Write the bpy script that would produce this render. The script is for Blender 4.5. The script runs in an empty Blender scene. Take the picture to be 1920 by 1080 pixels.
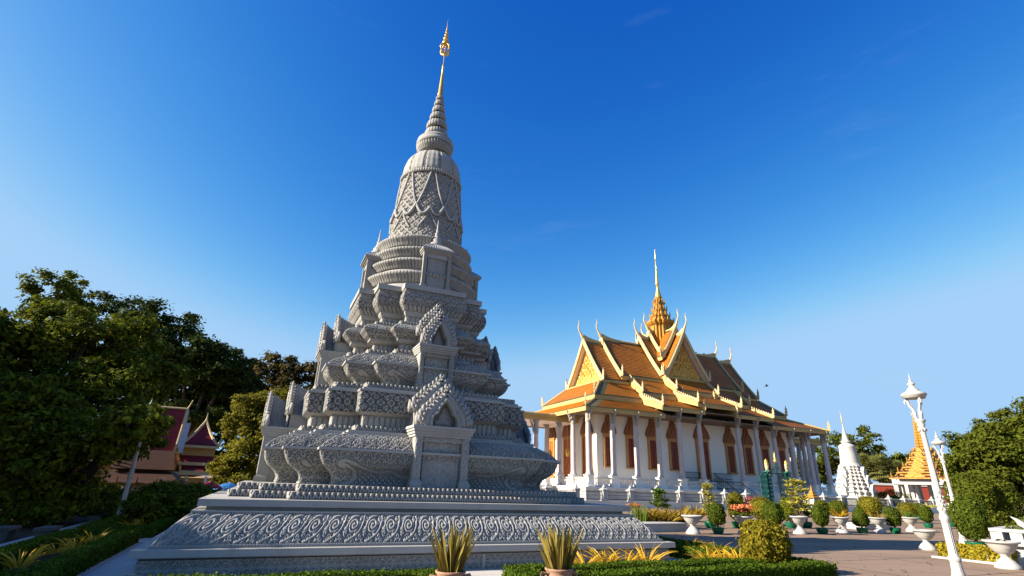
import bpy, math, random
import numpy as np
from mathutils import Matrix, Vector

rng = np.random.default_rng(7)
random.seed(7)
SC = bpy.context.scene
COL = SC.collection
PI = math.pi
R = math.radians

# ------------------------------------------------------------------ camera
CAM_H = 1.65
FPX, PITCH, ROLL = 956.42, R(21.087), R(1.9365)
_F = np.array([0, math.cos(PITCH), math.sin(PITCH)])
_U0 = np.array([0, -math.sin(PITCH), math.cos(PITCH)])
_R0 = np.array([1.0, 0, 0])
_R = math.cos(ROLL) * _R0 + math.sin(ROLL) * _U0
_U = -math.sin(ROLL) * _R0 + math.cos(ROLL) * _U0
cam = bpy.data.cameras.new('camera')
cam.sensor_width = 36.0
cam.lens = FPX / 1920 * 36
cam.clip_start, cam.clip_end = 0.1, 3000
camo = bpy.data.objects.new('camera', cam)
COL.objects.link(camo)
m = Matrix.Identity(4)
for i in range(3):
    m[i][0], m[i][1], m[i][2] = _R[i], _U[i], -_F[i]
m[2][3] = CAM_H
camo.matrix_world = m
SC.camera = camo


def _ray(px, py):
    return _F + _R * (px - 960) / FPX + _U * (540 - py) / FPX


def G(px, py, z=0.0):            # the point of the level z seen at a pixel of the 1920x1080 photograph
    r = _ray(px, py)
    t = (z - CAM_H) / r[2]
    return np.array([r[0] * t, r[1] * t, z])


def A(px, py, Y):                # the point at distance Y (metres ahead) seen at a pixel
    r = _ray(px, py)
    t = Y / r[1]
    return np.array([r[0] * t, Y, CAM_H + r[2] * t])


# ------------------------------------------------------------------ sky, sun, exposure
SUN_AZ, SUN_EL = R(-105.0), R(27.0)      # azimuth clockwise from straight ahead
w = bpy.data.worlds.new('World')
SC.world = w
w.use_nodes = True
nt = w.node_tree
for n in list(nt.nodes):
    nt.nodes.remove(n)
wo = nt.nodes.new('ShaderNodeOutputWorld')
bg = nt.nodes.new('ShaderNodeBackground')
sky = nt.nodes.new('ShaderNodeTexSky')
sky.sky_type = 'NISHITA'
sky.sun_disc = False
sky.sun_elevation = SUN_EL
sky.sun_rotation = SUN_AZ
sky.altitude = 20
sky.air_density = 1.0
sky.dust_density = 0.5
sky.ozone_density = 3.0
sepc = nt.nodes.new('ShaderNodeSeparateColor')      # film response: a deep saturated polarised sky
hs = nt.nodes.new('ShaderNodeCombineColor')
nt.links.new(sky.outputs[0], sepc.inputs[0])
for ch, (pw_, mu_, cap_) in enumerate(((3.4, 0.35, 2.6), (1.7, 0.70, 4.25), (0.76, 2.05, 6.3))):
    n1 = nt.nodes.new('ShaderNodeMath')
    n1.operation = 'POWER'
    n1.inputs[1].default_value = pw_
    n2 = nt.nodes.new('ShaderNodeMath')
    n2.operation = 'MULTIPLY'
    n2.inputs[1].default_value = mu_
    nt.links.new(sepc.outputs[ch], n1.inputs[0])
    nt.links.new(n1.outputs[0], n2.inputs[0])
    n3 = nt.nodes.new('ShaderNodeMath')
    n3.operation = 'SMOOTH_MIN'
    n3.inputs[1].default_value = cap_
    n3.inputs[2].default_value = 1.6
    nt.links.new(n2.outputs[0], n3.inputs[0])
    nt.links.new(n3.outputs[0], hs.inputs[ch])
# a few faint streaks of high cloud
tc = nt.nodes.new('ShaderNodeTexCoord')
mp = nt.nodes.new('ShaderNodeMapping')
mp.inputs['Scale'].default_value = (1.6, 1.6, 9.0)
mp.inputs['Rotation'].default_value = (0, R(-7), 0)
ns = nt.nodes.new('ShaderNodeTexNoise')
ns.inputs['Scale'].default_value = 1.7
ns.inputs['Detail'].default_value = 7
ns.inputs['Roughness'].default_value = 0.62
cr = nt.nodes.new('ShaderNodeMapRange')
cr.inputs['From Min'].default_value = 0.60
cr.inputs['From Max'].default_value = 0.80
cr.inputs['To Max'].default_value = 0.055
mx = nt.nodes.new('ShaderNodeMixRGB')
mx.inputs['Color2'].default_value = (5.2, 5.7, 6.4, 1)
nt.links.new(tc.outputs['Generated'], mp.inputs['Vector'])
nt.links.new(mp.outputs[0], ns.inputs['Vector'])
nt.links.new(ns.outputs['Fac'], cr.inputs['Value'])
nt.links.new(cr.outputs[0], mx.inputs['Fac'])
nt.links.new(hs.outputs[0], mx.inputs['Color1'])
nt.links.new(mx.outputs[0], bg.inputs['Color'])
bg.inputs['Strength'].default_value = 0.052
nt.links.new(bg.outputs[0], wo.inputs['Surface'])

sun = bpy.data.lights.new('sun', 'SUN')
sun.energy = 5.0
sun.angle = R(0.5)
sun.color = (1.0, 0.88, 0.71)
suno = bpy.data.objects.new('sun', sun)
COL.objects.link(suno)
sd = Vector((math.sin(SUN_AZ) * math.cos(SUN_EL), math.cos(SUN_AZ) * math.cos(SUN_EL), math.sin(SUN_EL)))
suno.rotation_euler = sd.to_track_quat('Z', 'Y').to_euler()
suno.location = (-60, -10, 40)
SC.view_settings.view_transform = 'Standard'
SC.view_settings.look = 'None'
SC.view_settings.exposure = 1.53
SC.view_settings.gamma = 1.0
SC.view_settings.use_curve_mapping = False
SC.render.engine = 'CYCLES'
SC.cycles.max_bounces = 6
SC.cycles.transparent_max_bounces = 4
SC.cycles.use_denoising = True


# ------------------------------------------------------------------ materials
def mat(name, c, rough=0.7, var=0.12, vs=1.5, bump=0.0, bs=20.0, metal=0.0, btype='NOISE', spec=0.3, c2=None,
        stain=0.0, stain_c=None, trans=0.0, island=0.0, island_c=None, bdist=0.02, wave=None):
    m = bpy.data.materials.new(name)
    m.use_nodes = True
    t = m.node_tree
    N, Lk = t.nodes, t.links
    b = N['Principled BSDF']
    b.inputs['Roughness'].default_value = rough
    b.inputs['Metallic'].default_value = metal
    b.inputs['Specular IOR Level'].default_value = spec
    co = N.new('ShaderNodeTexCoord')
    no = N.new('ShaderNodeTexNoise')
    no.inputs['Scale'].default_value = vs
    no.inputs['Detail'].default_value = 6
    no.inputs['Roughness'].default_value = 0.65
    Lk.new(co.outputs['Object'], no.inputs['Vector'])
    mr = N.new('ShaderNodeMapRange')
    mr.inputs['From Min'].default_value = 0.3
    mr.inputs['From Max'].default_value = 0.7
    Lk.new(no.outputs['Fac'], mr.inputs['Value'])
    mix = N.new('ShaderNodeMixRGB')
    c2 = c2 or tuple(x * (1 - var) for x in c)
    c1 = tuple(min(1, x * (1 + var * 0.6)) for x in c)
    mix.inputs['Color1'].default_value = (*c1, 1)
    mix.inputs['Color2'].default_value = (*c2, 1)
    Lk.new(mr.outputs[0], mix.inputs['Fac'])
    out = mix.outputs[0]
    if island:
        ge = N.new('ShaderNodeNewGeometry')
        mi = N.new('ShaderNodeMixRGB')
        mi.inputs['Color2'].default_value = (*(island_c or tuple(x * 0.4 for x in c)), 1)
        pw = N.new('ShaderNodeMath')
        pw.operation = 'MULTIPLY'
        pw.inputs[1].default_value = island
        Lk.new(ge.outputs['Random Per Island'], pw.inputs[0])
        Lk.new(pw.outputs[0], mi.inputs['Fac'])
        Lk.new(out, mi.inputs['Color1'])
        out = mi.outputs[0]
    if stain:
        n2 = N.new('ShaderNodeTexNoise')
        n2.inputs['Scale'].default_value = 0.7
        n2.inputs['Detail'].default_value = 9
        n2.inputs['Roughness'].default_value = 0.75
        mp = N.new('ShaderNodeMapping')
        mp.inputs['Scale'].default_value = (1.6, 1.6, 0.5)
        Lk.new(co.outputs['Object'], mp.inputs['Vector'])
        Lk.new(mp.outputs[0], n2.inputs['Vector'])
        m2 = N.new('ShaderNodeMapRange')
        m2.inputs['From Min'].default_value = 0.5
        m2.inputs['From Max'].default_value = 0.72
        m2.inputs['To Max'].default_value = stain
        Lk.new(n2.outputs['Fac'], m2.inputs['Value'])
        mi = N.new('ShaderNodeMixRGB')
        mi.inputs['Color2'].default_value = (*(stain_c or tuple(x * 0.5 for x in c)), 1)
        Lk.new(m2.outputs[0], mi.inputs['Fac'])
        Lk.new(out, mi.inputs['Color1'])
        out = mi.outputs[0]
    Lk.new(out, b.inputs['Base Color'])
    if bump:
        if btype == 'NOISE':
            tx = N.new('ShaderNodeTexNoise')
            tx.inputs['Scale'].default_value = bs
            tx.inputs['Detail'].default_value = 4
            o = tx.outputs['Fac']
        elif btype == 'VORO':
            tx = N.new('ShaderNodeTexVoronoi')
            tx.feature = 'SMOOTH_F1'
            tx.inputs['Scale'].default_value = bs
            o = tx.outputs['Distance']
        else:
            tx = N.new('ShaderNodeTexWave')
            tx.bands_direction = btype
            tx.wave_profile = 'SAW' if wave is None else wave
            tx.inputs['Scale'].default_value = bs
            tx.inputs['Distortion'].default_value = 0.3
            o = tx.outputs['Fac']
        Lk.new(co.outputs['Object'], tx.inputs['Vector'])
        bu = N.new('ShaderNodeBump')
        bu.inputs['Strength'].default_value = bump
        bu.inputs['Distance'].default_value = bdist
        Lk.new(o, bu.inputs['Height'])
        Lk.new(bu.outputs[0], b.inputs['Normal'])
    if trans:
        tr = N.new('ShaderNodeBsdfTranslucent')
        Lk.new(out, tr.inputs['Color'])
        ms = N.new('ShaderNodeMixShader')
        ms.inputs['Fac'].default_value = trans
        Lk.new(b.outputs[0], ms.inputs[1])
        Lk.new(tr.outputs[0], ms.inputs[2])
        Lk.new(ms.outputs[0], N['Material Output'].inputs['Surface'])
    return m


M = {}
M['stone'] = mat('carved_grey_stone', (0.282, 0.277, 0.264), 0.85, 0.10, 1.2, stain=0.5, stain_c=(0.135, 0.13, 0.122), bump=0.25, bs=40, bdist=0.01)
M['stone_smooth'] = mat('smooth_grey_stone', (0.31, 0.303, 0.288), 0.8, 0.08, 0.9, stain=0.45, stain_c=(0.165, 0.158, 0.146), bump=0.1, bs=30, bdist=0.006)
M['stone_fine'] = mat('finely_carved_stone', (0.24, 0.23, 0.21), 0.85, 0.10, 1.5, bump=0.9, bs=15, btype='VORO', bdist=0.03, stain=0.2)
M['gold'] = mat('gilded_metal', (0.72, 0.44, 0.10), 0.32, 0.15, 3, metal=0.65, spec=0.5)
M['gold_paint'] = mat('gold_ornament_paint', (0.37, 0.185, 0.028), 0.5, 0.25, 2.5, bump=0.8, bs=5, btype='VORO', bdist=0.06, metal=0.15)
M['cream'] = mat('cream_paint', (0.47, 0.36, 0.18), 0.6, 0.12, 1.2, bump=0.5, bs=6, btype='VORO', bdist=0.03)
M['cream_flat'] = mat('cream_fascia_paint', (0.46, 0.31, 0.11), 0.6, 0.14, 1.0, stain=0.2, stain_c=(0.28, 0.18, 0.07))
M['white'] = mat('white_plaster', (0.70, 0.67, 0.61), 0.75, 0.05, 0.6, stain=0.12, stain_c=(0.62, 0.60, 0.55))
M['white_rough'] = mat('white_painted_stone', (0.38, 0.37, 0.35), 0.6, 0.06, 2.0, bump=0.25, bs=30, bdist=0.008, stain=0.2, stain_c=(0.55, 0.52, 0.47))
M['white_fluted'] = mat('white_painted_carving', (0.37, 0.355, 0.33), 0.6, 0.06, 2.0, bump=0.6, bs=22, btype='VORO', bdist=0.02, stain=0.15, stain_c=(0.55, 0.5, 0.45))
M['tile'] = mat('orange_glazed_tiles', (0.32, 0.110, 0.008), 0.5, 0.25, 0.9, bump=0.6, bs=14, c2=(0.25, 0.078, 0.006), stain=0.35, stain_c=(0.16, 0.06, 0.012))
M['tile_edge'] = mat('dark_green_border_tiles', (0.07, 0.075, 0.035), 0.5, 0.3, 1.2, bump=0.7, bs=1.25, btype='Z', bdist=0.06)
M['eave_wood'] = mat('brown_eave_boards', (0.20, 0.14, 0.09), 0.7, 0.15, 1.5)
M['whitewash'] = mat('whitewashed_masonry', (0.38, 0.372, 0.355), 0.75, 0.06, 0.6, stain=0.2, stain_c=(0.36, 0.35, 0.33))
M['soffit'] = mat('pale_pink_soffit', (0.74, 0.62, 0.54), 0.7, 0.08, 0.8)
M['tymp'] = mat('gilded_filigree', (0.66, 0.40, 0.10), 0.45, 0.2, 3, metal=0.25, bump=0.8, bs=8)
M['tymp_back'] = mat('dark_red_backing', (0.12, 0.03, 0.015), 0.7, 0.2, 3)
M['granite'] = mat('pink_granite', (0.46, 0.39, 0.37), 0.5, 0.12, 2.5, bump=0.1, bs=50)
M['capital'] = mat('grey_beige_plaster', (0.33, 0.29, 0.25), 0.7, 0.15, 2.5, bump=0.8, bs=7, btype='VORO', bdist=0.05)
M['wood_red'] = mat('dark_red_shutter_paint', (0.13, 0.014, 0.008), 0.45, 0.2, 2.0)
M['wood_panel'] = mat('red_brown_shutter_panel', (0.20, 0.038, 0.016), 0.5, 0.2, 3)
M['door_orange'] = mat('orange_red_door_paint', (0.42, 0.10, 0.015), 0.45, 0.2, 2.0)
M['frame_gold'] = mat('brown_gold_frame_paint', (0.42, 0.20, 0.055), 0.5, 0.15, 3, bump=0.6, bs=7, btype='VORO', bdist=0.03)
M['ped_brown'] = mat('brown_gilded_pediment', (0.24, 0.085, 0.025), 0.5, 0.25, 4, bump=0.9, bs=6, btype='VORO', bdist=0.05)
M['iron'] = mat('dark_wrought_iron', (0.03, 0.035, 0.04), 0.5, 0.2, 4)
M['green_iron'] = mat('green_painted_iron', (0.008, 0.10, 0.075), 0.45, 0.2, 4)
M['fence_iron'] = mat('pale_grey_fence_bars', (0.09, 0.10, 0.095), 0.5, 0.2, 4)
M['greenpot'] = mat('green_glazed_pot', (0.004, 0.095, 0.045), 0.35, 0.15, 4)
M['terracotta'] = mat('weathered_terracotta', (0.30, 0.17, 0.11), 0.75, 0.2, 5, bump=0.4, bs=25, stain=0.4, stain_c=(0.16, 0.11, 0.08))
M['shaded_stone'] = mat('shade_darkened_stone', (0.085, 0.085, 0.08), 0.9, 0.3, 3, bump=0.3, bs=25)  # white bench stone, with the garden's shade put into its colour
M['soil'] = mat('dark_garden_soil', (0.055, 0.035, 0.022), 0.95, 0.4, 4, bump=0.8, bs=20)
M['red_roof'] = mat('dark_red_roof_tiles', (0.19, 0.012, 0.012), 0.55, 0.25, 1.5, bump=0.8, bs=1.6, btype='Z', bdist=0.05)
M['red_wall'] = mat('brick_red_wall_paint', (0.48, 0.075, 0.04), 0.7, 0.15, 0.5)
M['yellow_wall'] = mat('yellow_ochre_plaster', (0.42, 0.26, 0.09), 0.75, 0.12, 0.8)
M['lavender'] = mat('grey_lavender_board', (0.42, 0.38, 0.40), 0.7, 0.1, 1)
M['brown_roof'] = mat('brown_shrine_roof', (0.06, 0.026, 0.012), 0.6, 0.25, 2, bump=0.6, bs=1.8, btype='Z')
M['bark'] = mat('grey_brown_bark', (0.06, 0.046, 0.034), 0.9, 0.35, 3, bump=0.9, bs=12)
M['leaf_dark'] = mat('deep_green_leaves', (0.165, 0.185, 0.011), 0.75, 0.25, 0.5, trans=0.32, island=0.85, island_c=(0.014, 0.026, 0.004), spec=0.08)
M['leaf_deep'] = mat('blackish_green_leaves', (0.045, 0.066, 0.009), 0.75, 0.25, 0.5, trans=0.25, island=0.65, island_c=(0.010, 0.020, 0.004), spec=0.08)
M['leaf_mid'] = mat('mid_green_leaves', (0.100, 0.116, 0.010), 0.75, 0.25, 0.6, trans=0.32, island=0.6, island_c=(0.028, 0.045, 0.006), spec=0.08)
M['leaf_yellow'] = mat('yellow_green_leaves', (0.20, 0.18, 0.016), 0.75, 0.25, 0.6, trans=0.35, island=0.6, island_c=(0.06, 0.068, 0.008), spec=0.08)
M['leaf_brown'] = mat('brownish_green_leaves', (0.095, 0.072, 0.020), 0.75, 0.25, 0.6, trans=0.3, island=0.6, island_c=(0.03, 0.028, 0.01), spec=0.08)
M['leaf_top'] = mat('clipped_topiary_leaves', (0.085, 0.115, 0.010), 0.75, 0.2, 1.5, trans=0.3, island=0.65, island_c=(0.022, 0.040, 0.005), spec=0.08)
M['leaf_hedge'] = mat('clipped_hedge_leaves', (0.085, 0.135, 0.009), 0.75, 0.2, 1.5, trans=0.3, island=0.65, island_c=(0.02, 0.042, 0.004), spec=0.08)
M['leaf_gold'] = mat('golden_bush_leaves', (0.26, 0.205, 0.015), 0.75, 0.25, 2.0, trans=0.3, island=0.8, island_c=(0.05, 0.062, 0.006), spec=0.08)
M['leaf_gold_hedge'] = mat('gold_green_hedge_leaves', (0.36, 0.28, 0.02), 0.75, 0.2, 2.0, trans=0.3, island=0.6, island_c=(0.09, 0.10, 0.01), spec=0.08)
M['blade_yellow'] = mat('golden_yellow_blades', (0.60, 0.36, 0.02), 0.5, 0.2, 3.0, trans=0.35, island=0.5, island_c=(0.28, 0.20, 0.02))
M['blade_snake'] = mat('yellow_edged_sword_leaves', (0.30, 0.22, 0.045), 0.6, 0.3, 9.0, trans=0.15, island=0.75, island_c=(0.06, 0.07, 0.02), spec=0.1)
M['blade_green'] = mat('strap_leaves', (0.10, 0.17, 0.02), 0.6, 0.2, 3.0, trans=0.3, island=0.6, island_c=(0.03, 0.06, 0.01), spec=0.1)
M['croton'] = mat('variegated_yellow_leaves', (0.50, 0.42, 0.08), 0.5, 0.25, 3.0, trans=0.3, island=0.7, island_c=(0.10, 0.15, 0.02), spec=0.1)
M['fern'] = mat('golden_brown_fern', (0.34, 0.22, 0.025), 0.5, 0.25, 3.0, trans=0.35, island=0.6, island_c=(0.10, 0.09, 0.015), spec=0.1)
M['palm'] = mat('palm_fronds', (0.16, 0.16, 0.045), 0.5, 0.25, 1.0, trans=0.25, island=0.6, island_c=(0.05, 0.07, 0.02), spec=0.1)
M['flower_pink'] = mat('pink_flowers', (0.55, 0.05, 0.12), 0.5, 0.2, 3, trans=0.3, island=0.5, island_c=(0.5, 0.18, 0.2))
M['flower_orange'] = mat('orange_flowers', (0.66, 0.16, 0.05), 0.5, 0.2, 3, trans=0.3, island=0.5, island_c=(0.6, 0.3, 0.15))
M['umb_red'] = mat('crimson_canvas', (0.50, 0.02, 0.045), 0.6, 0.1, 3)
M['umb_blue'] = mat('blue_canvas', (0.02, 0.13, 0.34), 0.6, 0.15, 3)
M['skin'] = mat('skin', (0.30, 0.17, 0.11), 0.6, 0.05, 3)
M['hair'] = mat('black_hair', (0.012, 0.01, 0.009), 0.5, 0.1, 5)
M['shirt'] = mat('pale_blue_cloth', (0.50, 0.55, 0.75), 0.8, 0.08, 4)
M['bird'] = mat('dark_feathers', (0.03, 0.03, 0.035), 0.7, 0.2, 10)
M['lantern_glass'] = mat('milky_lantern_glass', (0.75, 0.62, 0.40), 0.25, 0.1, 3, trans=0.3)


# ground materials with slab joints
def paving(name, c, c2, sw, sh, joint, jc, rot=0.0, rough=0.75, stain=0.35, bump=0.15):
    m = bpy.data.materials.new(name)
    m.use_nodes = True
    t = m.node_tree
    N, Lk = t.nodes, t.links
    b = N['Principled BSDF']
    b.inputs['Roughness'].default_value = rough
    b.inputs['Specular IOR Level'].default_value = 0.25
    co = N.new('ShaderNodeTexCoord')
    mp = N.new('ShaderNodeMapping')
    mp.inputs['Rotation'].default_value = (0, 0, rot)
    Lk.new(co.outputs['Object'], mp.inputs['Vector'])
    br = N.new('ShaderNodeTexBrick')
    br.offset = 0.0
    br.inputs['Scale'].default_value = 1.0
    br.inputs['Brick Width'].default_value = sw
    br.inputs['Row Height'].default_value = sh
    br.inputs['Mortar Size'].default_value = joint
    br.inputs['Mortar Smooth'].default_value = 0.2
    br.inputs['Color1'].default_value = (*c, 1)
    br.inputs['Color2'].default_value = (*c2, 1)
    br.inputs['Mortar'].default_value = (*jc, 1)
    Lk.new(mp.outputs[0], br.inputs['Vector'])
    no = N.new('ShaderNodeTexNoise')
    no.inputs['Scale'].default_value = 0.45
    no.inputs['Detail'].default_value = 10
    no.inputs['Roughness'].default_value = 0.7
    ma = N.new('ShaderNodeMapping')
    ma.inputs['Rotation'].default_value = (0, 0, rot)
    ma.inputs['Scale'].default_value = (0.35, 1.5, 1)
    Lk.new(co.outputs['Object'], ma.inputs['Vector'])
    Lk.new(ma.outputs[0], no.inputs['Vector'])
    mr = N.new('ShaderNodeMapRange')
    mr.inputs['From Min'].default_value = 0.4
    mr.inputs['From Max'].default_value = 0.72
    mr.inputs['To Max'].default_value = stain
    Lk.new(no.outputs['Fac'], mr.inputs['Value'])
    mi = N.new('ShaderNodeMixRGB')
    mi.inputs['Color2'].default_value = (*tuple(x * 0.45 for x in c), 1)
    Lk.new(mr.outputs[0], mi.inputs['Fac'])
    Lk.new(br.outputs['Color'], mi.inputs['Color1'])
    n3 = N.new('ShaderNodeTexNoise')
    n3.inputs['Scale'].default_value = 30
    n3.inputs['Detail'].default_value = 4
    Lk.new(co.outputs['Object'], n3.inputs['Vector'])
    m3 = N.new('ShaderNodeMixRGB')
    m3.blend_type = 'OVERLAY'
    m3.inputs['Fac'].default_value = 0.35
    Lk.new(mi.outputs[0], m3.inputs['Color1'])
    Lk.new(n3.outputs['Color'], m3.inputs['Color2'])
    hsn = N.new('ShaderNodeHueSaturation')
    hsn.inputs['Saturation'].default_value = 0.9
    Lk.new(m3.outputs[0], hsn.inputs['Color'])
    Lk.new(hsn.outputs[0], b.inputs['Base Color'])
    bu = N.new('ShaderNodeBump')
    bu.inputs['Strength'].default_value = bump
    bu.inputs['Distance'].default_value = 0.01
    Lk.new(n3.outputs['Fac'], bu.inputs['Height'])
    Lk.new(bu.outputs[0], b.inputs['Normal'])
    return m


# ------------------------------------------------------------------ mesh building
class MB:
    """collects geometry (numpy chunks) and links it as ONE mesh object"""
    def __init__(s):
        s.V, s.F, s.n = [], [], 0        # F: list of (faces array n x k)

    def add(s, v, f):
        v = np.asarray(v, float).reshape(-1, 3)
        s.V.append(v)
        if isinstance(f, np.ndarray):
            s.F.append(f + s.n)
        else:
            by = {}
            for q in f:
                by.setdefault(len(q), []).append(q)
            for k, l in by.items():
                s.F.append(np.array(l, int) + s.n)
        s.n += len(v)
        return s

    def box(s, c, d, rz=0.0):
        x, y, z = d[0] / 2, d[1] / 2, d[2] / 2
        v = np.array([[i * x, j * y, k * z] for k in (-1, 1) for j in (-1, 1) for i in (-1, 1)], float)
        if rz:
            cs, sn = math.cos(rz), math.sin(rz)
            v[:, :2] = np.stack([v[:, 0] * cs - v[:, 1] * sn, v[:, 0] * sn + v[:, 1] * cs], 1)
        return s.add(v + np.array(c), [(0, 2, 3, 1), (4, 5, 7, 6), (0, 1, 5, 4), (2, 6, 7, 3), (0, 4, 6, 2), (1, 3, 7, 5)])

    def bb(s, x0, x1, y0, y1, z0, z1):
        return s.box(((x0 + x1) / 2, (y0 + y1) / 2, (z0 + z1) / 2), (x1 - x0, y1 - y0, z1 - z0))

    def prism(s, poly, a, b):
        """polygon (list of 3-D points) extruded from offset a to offset b (3-vectors)"""
        p = np.asarray(poly, float)
        n = len(p)
        v = np.concatenate([p + np.asarray(a), p + np.asarray(b)])
        f = [tuple(range(n - 1, -1, -1)), tuple(range(n, 2 * n))]
        f += [(i, (i + 1) % n, n + (i + 1) % n, n + i) for i in range(n)]
        return s.add(v, f)

    def grid(s, P, closed=False):
        P = np.asarray(P, float)
        nu, nv = P.shape[:2]
        i = np.arange(nu if closed else nu - 1)[:, None]
        j = np.arange(nv - 1)[None, :]
        i2 = (i + 1) % nu
        q = np.stack([i * nv + j, i2 * nv + j, i2 * nv + j + 1, i * nv + j + 1], -1).reshape(-1, 4)
        return s.add(P.reshape(-1, 3), q)

    def lathe(s, prof, seg=24, c=(0, 0, 0), cap=True, sx=1.0, flute=0, fd=0.0, fz=(0, 0)):
        prof = np.asarray(prof, float)
        th = np.arange(seg) * 2 * PI / seg
        r = np.repeat(prof[None, :, 0], seg, 0)
        if flute:
            k = ((prof[:, 1] >= fz[0]) & (prof[:, 1] <= fz[1])).astype(float)
            r = r * (1 - fd * k[None, :] * (0.5 + 0.5 * np.cos(flute * th))[:, None])
        P = np.stack([r * np.cos(th)[:, None] * sx, r * np.sin(th)[:, None], np.repeat(prof[None, :, 1], seg, 0)], -1) + np.array(c)
        s.grid(P, True)
        if cap:
            for k, rev in ((0, True), (-1, False)):
                if prof[k, 0] > 1e-4:
                    ring = P[:, k]
                    idx = tuple(range(seg))
                    s.add(ring, [idx[::-1] if rev else idx])
        return s

    def tube(s, path, rad, sides=8, cap=True):
        p = np.asarray(path, float)
        n = len(p)
        rad = np.full(n, rad) if np.isscalar(rad) else np.asarray(rad, float)
        t = np.gradient(p, axis=0)
        t /= np.linalg.norm(t, axis=1)[:, None] + 1e-12
        up = np.array([0, 0, 1.0])
        if abs(t[0] @ up) > 0.9:
            up = np.array([1.0, 0, 0])
        P = np.zeros((sides, n, 3))
        a = up - (up @ t[0]) * t[0]
        for i in range(n):
            a = a - (a @ t[i]) * t[i]
            a /= np.linalg.norm(a) + 1e-12
            b = np.cross(t[i], a)
            for k in range(sides):
                th = 2 * PI * k / sides
                P[k, i] = p[i] + rad[i] * (math.cos(th) * a + math.sin(th) * b)
        s.grid(P, True)
        if cap:
            s.add(P[:, 0], [tuple(range(sides))])
            s.add(P[:, -1], [tuple(range(sides))[::-1]])
        return s

    def sphere(s, c, r, seg=12, rings=7, sc=(1, 1, 1)):
        ph = np.linspace(-PI / 2, PI / 2, rings)
        prof = np.stack([np.cos(ph) * r, np.sin(ph) * r * sc[2]], 1)
        th = np.arange(seg) * 2 * PI / seg
        P = np.stack([prof[None, :, 0] * np.cos(th)[:, None] * sc[0], prof[None, :, 0] * np.sin(th)[:, None] * sc[1],
                      np.repeat(prof[None, :, 1], seg, 0)], -1) + np.array(c)
        return s.grid(P, True)

    def merge(s, o, Mx=None):
        for v, in zip(o.V):
            pass
        v = np.concatenate(o.V)
        if Mx is not None:
            v = v @ np.asarray(Mx)[:3, :3].T + np.asarray(Mx)[:3, 3]
        s.V.append(v)
        for f in o.F:
            s.F.append(f + s.n)
        s.n += len(v)
        return s

    def build(s, name, m, parent=None, smooth=False, loc=None, rz=None):
        v = np.concatenate(s.V)
        me = bpy.data.meshes.new(name)
        nf = sum(len(f) for f in s.F)
        loops = np.concatenate([f.reshape(-1) for f in s.F]).astype(np.int32)
        tot = np.concatenate([np.full(len(f), f.shape[1]) for f in s.F]).astype(np.int32)
        start = np.concatenate([[0], np.cumsum(tot)[:-1]]).astype(np.int32)
        me.vertices.add(len(v))
        me.vertices.foreach_set('co', v.astype(np.float32).reshape(-1))
        me.loops.add(len(loops))
        me.loops.foreach_set('vertex_index', loops)
        me.polygons.add(nf)
        me.polygons.foreach_set('loop_start', start)
        me.polygons.foreach_set('loop_total', tot)
        me.polygons.foreach_set('use_smooth', np.full(nf, bool(smooth)))
        me.update(calc_edges=True)
        me.validate()
        me.materials.append(M[m] if isinstance(m, str) else m)
        o = bpy.data.objects.new(name, me)
        COL.objects.link(o)
        if parent is not None:
            o.parent = parent
        if loc is not None:
            o.location = loc
        if rz is not None:
            o.rotation_euler = (0, 0, rz)
        return o


def rotz(k, loc=(0, 0, 0)):
    c, s_ = math.cos(k), math.sin(k)
    return np.array([[c, -s_, 0, loc[0]], [s_, c, 0, loc[1]], [0, 0, 1, loc[2]], [0, 0, 0, 1]])


def tag(o, label=None, cat=None, group=None, kind=None):
    if label:
        o['label'] = label
    if cat:
        o['category'] = cat
    if group:
        o['group'] = group
    if kind:
        o['kind'] = kind
    return o


def thing(name, label, cat, loc=(0, 0, 0), rz=0.0, group=None):
    o = bpy.data.objects.new(name, None)
    COL.objects.link(o)
    o.empty_display_size = 0.2
    o.location = tuple(float(x) for x in loc)
    o.rotation_euler = (0, 0, rz)
    return tag(o, label, cat, group)


def copy_tree(o, parent=None):
    c = o.copy()
    COL.objects.link(c)
    c.parent = parent
    for ch in list(o.children):
        copy_tree(ch, c)
    return c


def place_copy(o, loc, rz=0.0, label=None, sc=1.0):
    c = copy_tree(o)
    c.location = tuple(float(x) for x in loc)
    c.rotation_euler = (0, 0, rz)
    c.scale = (sc, sc, sc) if np.isscalar(sc) else sc
    if label:
        c['label'] = label
    return c


def copy_part(o, parent, M4):
    """copy of a part (and its sub-parts) under parent with a local transform"""
    c = copy_tree(o, parent)
    c.matrix_local = Matrix(M4.tolist())
    return c


# ------------------------------------------------------------------ carved relief height functions (0..1)
def sstep(a, b, x):
    t = np.clip((x - a) / (b - a), 0, 1)
    return t * t * (3 - 2 * t)


def spiral(x, y, cx, cy, R0, turns=2.2, hand=1, ph=0.0):
    dx, dy = (x - cx) * hand, y - cy
    r = np.hypot(dx, dy)
    th = np.arctan2(dy, dx) + ph
    w_ = R0 / turns
    arm = 0.5 + 0.5 * np.cos(2 * PI * (r / w_) - th)
    return arm ** 0.8 * (1 - sstep(R0 * 0.88, R0, r)) + 0.6 * (1 - sstep(0, w_ * 0.45, r))


def polyd(x, y, pts):
    d = np.full(np.broadcast(x, y).shape, 9.0)
    for (x0, y0), (x1, y1) in zip(pts[:-1], pts[1:]):
        vx, vy = x1 - x0, y1 - y0
        t = np.clip(((x - x0) * vx + (y - y0) * vy) / (vx * vx + vy * vy + 1e-12), 0, 1)
        d = np.minimum(d, np.hypot(x - x0 - t * vx, y - y0 - t * vy))
    return d


def cells(s, L, p):
    n = max(1, int(round(L / p)))
    q = L / n
    return (s / q) % 1.0, q, np.floor(s / q)


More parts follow.
